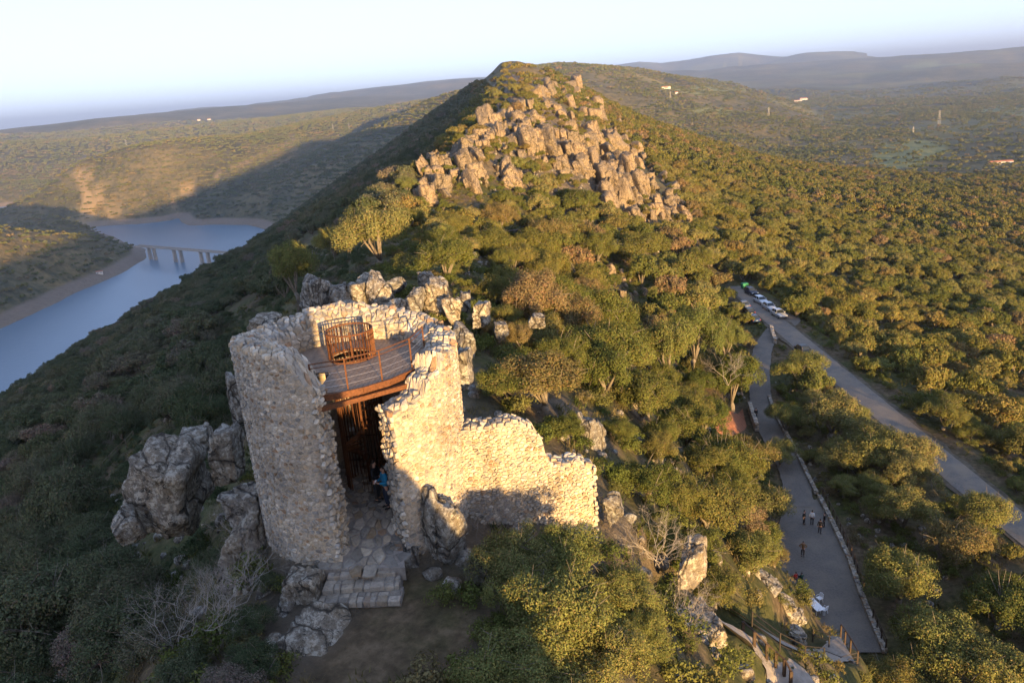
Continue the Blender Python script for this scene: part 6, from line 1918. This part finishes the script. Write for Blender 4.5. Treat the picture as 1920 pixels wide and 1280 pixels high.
# ------------------------------------------------------------------ people
m_skin = simple('skin', (0.42, 0.24, 0.17), 0.6, 0.05, 9)
m_hair = simple('dark_hair', (0.022, 0.016, 0.012), 0.7, 0.3, 20)
m_shoe = simple('dark_shoes', (0.025, 0.022, 0.02), 0.7, 0.2, 9)
m_eye = simple('eyes', (0.03, 0.025, 0.02), 0.3, 0.1, 9)
_dg = bpy.context.evaluated_depsgraph_get
def skin_mesh(name, chains, mat, sub=1):
    """one continuous surface grown round connected chains of (point, radius); equal points are shared"""
    idx, vs_, rs_, ed = {}, [], [], set()
    for ch in chains:
        last = None
        for p, r in ch:
            k = tuple(round(q, 4) for q in p)
            if k not in idx: idx[k] = len(vs_); vs_.append(p); rs_.append(r)
            i = idx[k]
            if last is not None and last != i: ed.add((last, i))
            last = i
    me = bpy.data.meshes.new(name); me.from_pydata(vs_, list(ed), [])
    o = bpy.data.objects.new(name, me); C.objects.link(o)
    md = o.modifiers.new('skin', 'SKIN'); md.use_smooth_shade = True; md.branch_smoothing = 0.3
    for v, r in zip(me.skin_vertices[0].data, rs_):
        v.radius = (r, r) if not isinstance(r, tuple) else r
        v.use_root = False
    me.skin_vertices[0].data[0].use_root = True
    if sub: sm = o.modifiers.new('sub', 'SUBSURF'); sm.levels = sub; sm.render_levels = sub
    bpy.context.view_layer.update()
    out = bpy.data.meshes.new_from_object(o.evaluated_get(_dg()))
    bpy.data.objects.remove(o); bpy.data.meshes.remove(me)
    out.name = name; out.materials.clear(); out.materials.append(mat)
    return out
def person(loc, rz, top, legs, label, H=1.74, arms='down', stride=0.0, seated=False, cat='person', group=None, backpack=None, bare_hair=True, hair=None):
    s = H / 1.74
    e = empty('person', tuple(loc), rz); e.scale = (s, s, s); tag(e, label, cat, group)
    hz = 0.92
    if seated: hz = 0.14
    def J(a): return tuple(a)
    pel = (0, 0, hz); ch = (0, 0.0, hz + 0.30); up = (0, -0.01, hz + 0.48); nk = (0, -0.015, hz + 0.57); hd = (0, -0.03, hz + 0.68); ht = (0, -0.02, hz + 0.76)
    A, Lg, hands = [], [], []
    for sd_ in (-1, 1):
        sh = (sd_ * 0.175, 0, hz + 0.47)
        if arms == 'hold': el, wr, hn = (sd_ * 0.23, -0.05, hz + 0.20), (sd_ * 0.12, -0.27, hz + 0.22), (sd_ * 0.07, -0.33, hz + 0.25)
        elif arms == 'hips': el, wr, hn = (sd_ * 0.36, 0.06, hz + 0.25), (sd_ * 0.20, -0.02, hz + 0.10), (sd_ * 0.15, -0.06, hz + 0.08)
        elif seated: el, wr, hn = (sd_ * 0.24, -0.06, hz + 0.22), (sd_ * 0.15, -0.26, hz + 0.20), (sd_ * 0.10, -0.32, hz + 0.22)
        else: el, wr, hn = (sd_ * 0.24, 0.03, hz + 0.20), (sd_ * 0.25, -0.05, hz - 0.04), (sd_ * 0.24, -0.07, hz - 0.12)
        A.append((sh, el, wr, hn))
        hp = (sd_ * 0.095, 0, hz - 0.06)
        if seated: kn, an, toe = (sd_ * 0.17, -0.36, 0.40), (sd_ * 0.13, -0.48, 0.08), (sd_ * 0.13, -0.62, 0.04)
        else:
            st = stride * sd_
            kn, an, toe = (sd_ * 0.10, -0.03 - st * 0.6, 0.49), (sd_ * 0.10, 0.02 - st, 0.085), (sd_ * 0.12, -0.13 - st, 0.04)
        Lg.append((hp, kn, an, toe))
    body = [[(pel, (0.13, 0.10)), (ch, (0.135, 0.10)), (up, (0.12, 0.085)), (nk, 0.052), (hd, (0.078, 0.095)), (ht, (0.070, 0.085))], [(hd, (0.078, 0.095)), ((0, -0.128, hz + 0.665), 0.016)]]
    for (sh, el, wr, hn) in A:
        body.append([(up, (0.12, 0.085)), (sh, 0.055), (el, 0.042), (wr, 0.030), (hn, 0.035)])
        d = np.array(hn) - np.array(wr); d = d / np.linalg.norm(d)
        side = np.cross(d, [0, 0, 1.0]); side = side / (np.linalg.norm(side) + 1e-6)
        for k, ln in ((-1.5, 0.062), (-0.5, 0.075), (0.5, 0.072), (1.5, 0.058)):
            p0 = np.array(hn) + d * 0.028 + side * k * 0.019
            p1 = p0 + d * ln * 0.55 + np.array([0, 0, -0.008]); p2 = p1 + d * ln * 0.4 + np.array([0, 0, -0.024])
            body.append([(hn, 0.035), (tuple(p0), 0.0095), (tuple(p1), 0.0088), (tuple(p2), 0.0075)])
        th0 = np.array(hn) + side * (0.036 if sh[0] < 0 else -0.036) - d * 0.005
        body.append([(hn, 0.035), (tuple(th0), 0.011), (tuple(th0 + d * 0.04 + np.array([0, 0, -0.008])), 0.009)])
    for (hp, kn, an, toe) in Lg: body.append([(pel, (0.13, 0.10)), (hp, 0.085), (kn, 0.055), (an, 0.038), (toe, 0.035)])
    add_mesh('body', skin_mesh('body', body, m_skin), e)
    jk = [[((0, 0, hz - 0.06), (0.172, 0.128)), (ch, (0.168, 0.128)), (up, (0.155, 0.108)), ((0, -0.012, hz + 0.535), (0.075, 0.07))]]
    for (sh, el, wr, hn) in A: jk.append([(up, (0.155, 0.108)), (sh, 0.078), (el, 0.062), (wr, 0.045)])
    add_mesh('jacket', skin_mesh('jacket', jk, top), e)
    tr = [[(pel, (0.155, 0.12)), ((0, 0, hz - 0.03), (0.15, 0.115))]]
    for (hp, kn, an, toe) in Lg: tr.append([((0, 0, hz - 0.03), (0.15, 0.115)), (hp, 0.1), (kn, 0.072), (an, 0.054)])
    add_mesh('trousers', skin_mesh('trousers', tr, legs), e)
    for (hp, kn, an, toe) in Lg:
        a_, t_ = Vector(an), Vector(toe)
        hl = a_ + (a_ - t_) * 0.3
        add_mesh('shoe', skin_mesh('shoe', [[((hl.x, hl.y, 0.045), 0.045), ((a_.x, a_.y, 0.055), 0.052), ((t_.x, t_.y, 0.042), 0.046), ((t_.x, t_.y - 0.06, 0.035), 0.035)]], m_shoe), e)
    hm = hair or m_hair
    add_mesh('hair', skin_mesh('hair', [[((0, 0.045, hz + 0.63), (0.065, 0.06)), ((0, 0.03, hz + 0.72), (0.088, 0.085)), ((0, -0.02, hz + 0.80), (0.082, 0.085)), ((0, -0.07, hz + 0.80), (0.06, 0.045))]], hm), e)
    mb = MB()
    for sd_ in (-1, 1): mb.box((sd_ * 0.031, -0.116, hz + 0.70), (0.02, 0.012, 0.011))
    mb.box((0, -0.112, hz + 0.625), (0.045, 0.012, 0.009))
    mb.build('face_features', m_eye, e)
    for sd_ in (-1, 1): MB().box((sd_ * 0.083, -0.02, hz + 0.685), (0.018, 0.04, 0.06)).build('ear', m_skin, e)
    if backpack: MB().box((0, 0.19, hz + 0.27), (0.30, 0.17, 0.44), taper=0.85).build('backpack', backpack, e)
    return e
def cloth(name, c): return simple(name, c, 0.85, 0.15, 12)
blue, black, dark, navy = cloth('blue_jacket', (0.02, 0.20, 0.36)), cloth('black_cloth', (0.014, 0.014, 0.017)), cloth('dark_grey_cloth', (0.035, 0.035, 0.04)), cloth('dark_jeans', (0.022, 0.032, 0.055))
brown, red, green, white = cloth('brown_jacket', (0.16, 0.085, 0.035)), cloth('red_coat', (0.45, 0.015, 0.02)), cloth('dark_green_coat', (0.01, 0.05, 0.04)), cloth('white_shirt', (0.6, 0.6, 0.6))
tb_ = onz(728, 951, FLOOR_Z - 0.0)
td_ = onz(709, 938, FLOOR_Z - 0.0)
pb = person(tb_, R(-60), blue, navy, 'person in a blue jacket and dark jeans looking at a phone in the tower gap', 1.74, 'hold')
person(td_, R(70), black, dark, 'person in black clothes standing inside the tower gap beside the blue jacket', 1.70, 'hold')
ph = np.array(tb_) + np.array([-0.24, -0.05, 1.19])
phone = MB().box((0, 0, 0), (0.075, 0.012, 0.15)); po = phone.build('phone', m_white, None, loc=tuple(np.array(tb_) + np.array([math.cos(R(-60)) * 0.0 + math.sin(R(-60)) * 0.36, -math.cos(R(-60)) * 0.36, 1.20])), rot=(R(-40), 0, R(-60)))
tag(po, 'pale phone held by the person in the blue jacket', 'phone')
def yp(px, py): return onz(px, py, YARD_Z + 0.01)
grp = None
person(yp(1507, 982), R(40), black, black, 'person in black trousers half under the round olive at the yard end', 1.7)
person(yp(1522, 983), R(150), white, black, 'person with a white top beneath a dark vest standing by the yard end', 1.76)
person(yp(1545, 987), R(-100), black, black, 'person in black leaning close to the yard railing', 1.72)
person(yp(1537, 999), R(160), black, dark, 'person in black walking in the yard beside the one at the railing', 1.7, 'down', 0.12)
person(yp(1505, 1042), R(-20), brown, black, 'person in a brown jacket with a bag standing alone in the yard', 1.72, 'hips', 0, False, 'person', None, brown)
person(yp(1492, 1085), R(200), red, dark, 'child in a red coat sitting on the yard edge', 1.45, 'down', 0, True)
person(yp(1503, 1086), R(190), green, dark, 'child in a dark green coat sitting beside the red coat', 1.45, 'down', 0, True)
person(yp(1417, 786), R(0), black, black, 'person in dark clothes walking on the terrace path by the short wall', 1.74, 'down', 0.15)
# ------------------------------------------------------------------ haze: one closed box of thin air round everything
m_haze, nt, o = mat_new('valley_haze')
pv = nt.nodes.new('ShaderNodeVolumePrincipled')
pv.inputs['Color'].default_value = (0.83, 0.905, 1.0, 1)
pv.inputs['Density'].default_value = 8.0e-5
pv.inputs['Anisotropy'].default_value = 0.62
nt.links.new(pv.outputs[0], o.inputs['Volume'])
mb = MB().box((0, 0, -25), (84000, 84000, 650))
haze = mb.build('haze', m_haze)
tag(haze, 'thin bluish evening haze filling the air above the valleys', 'haze', kind='stuff')
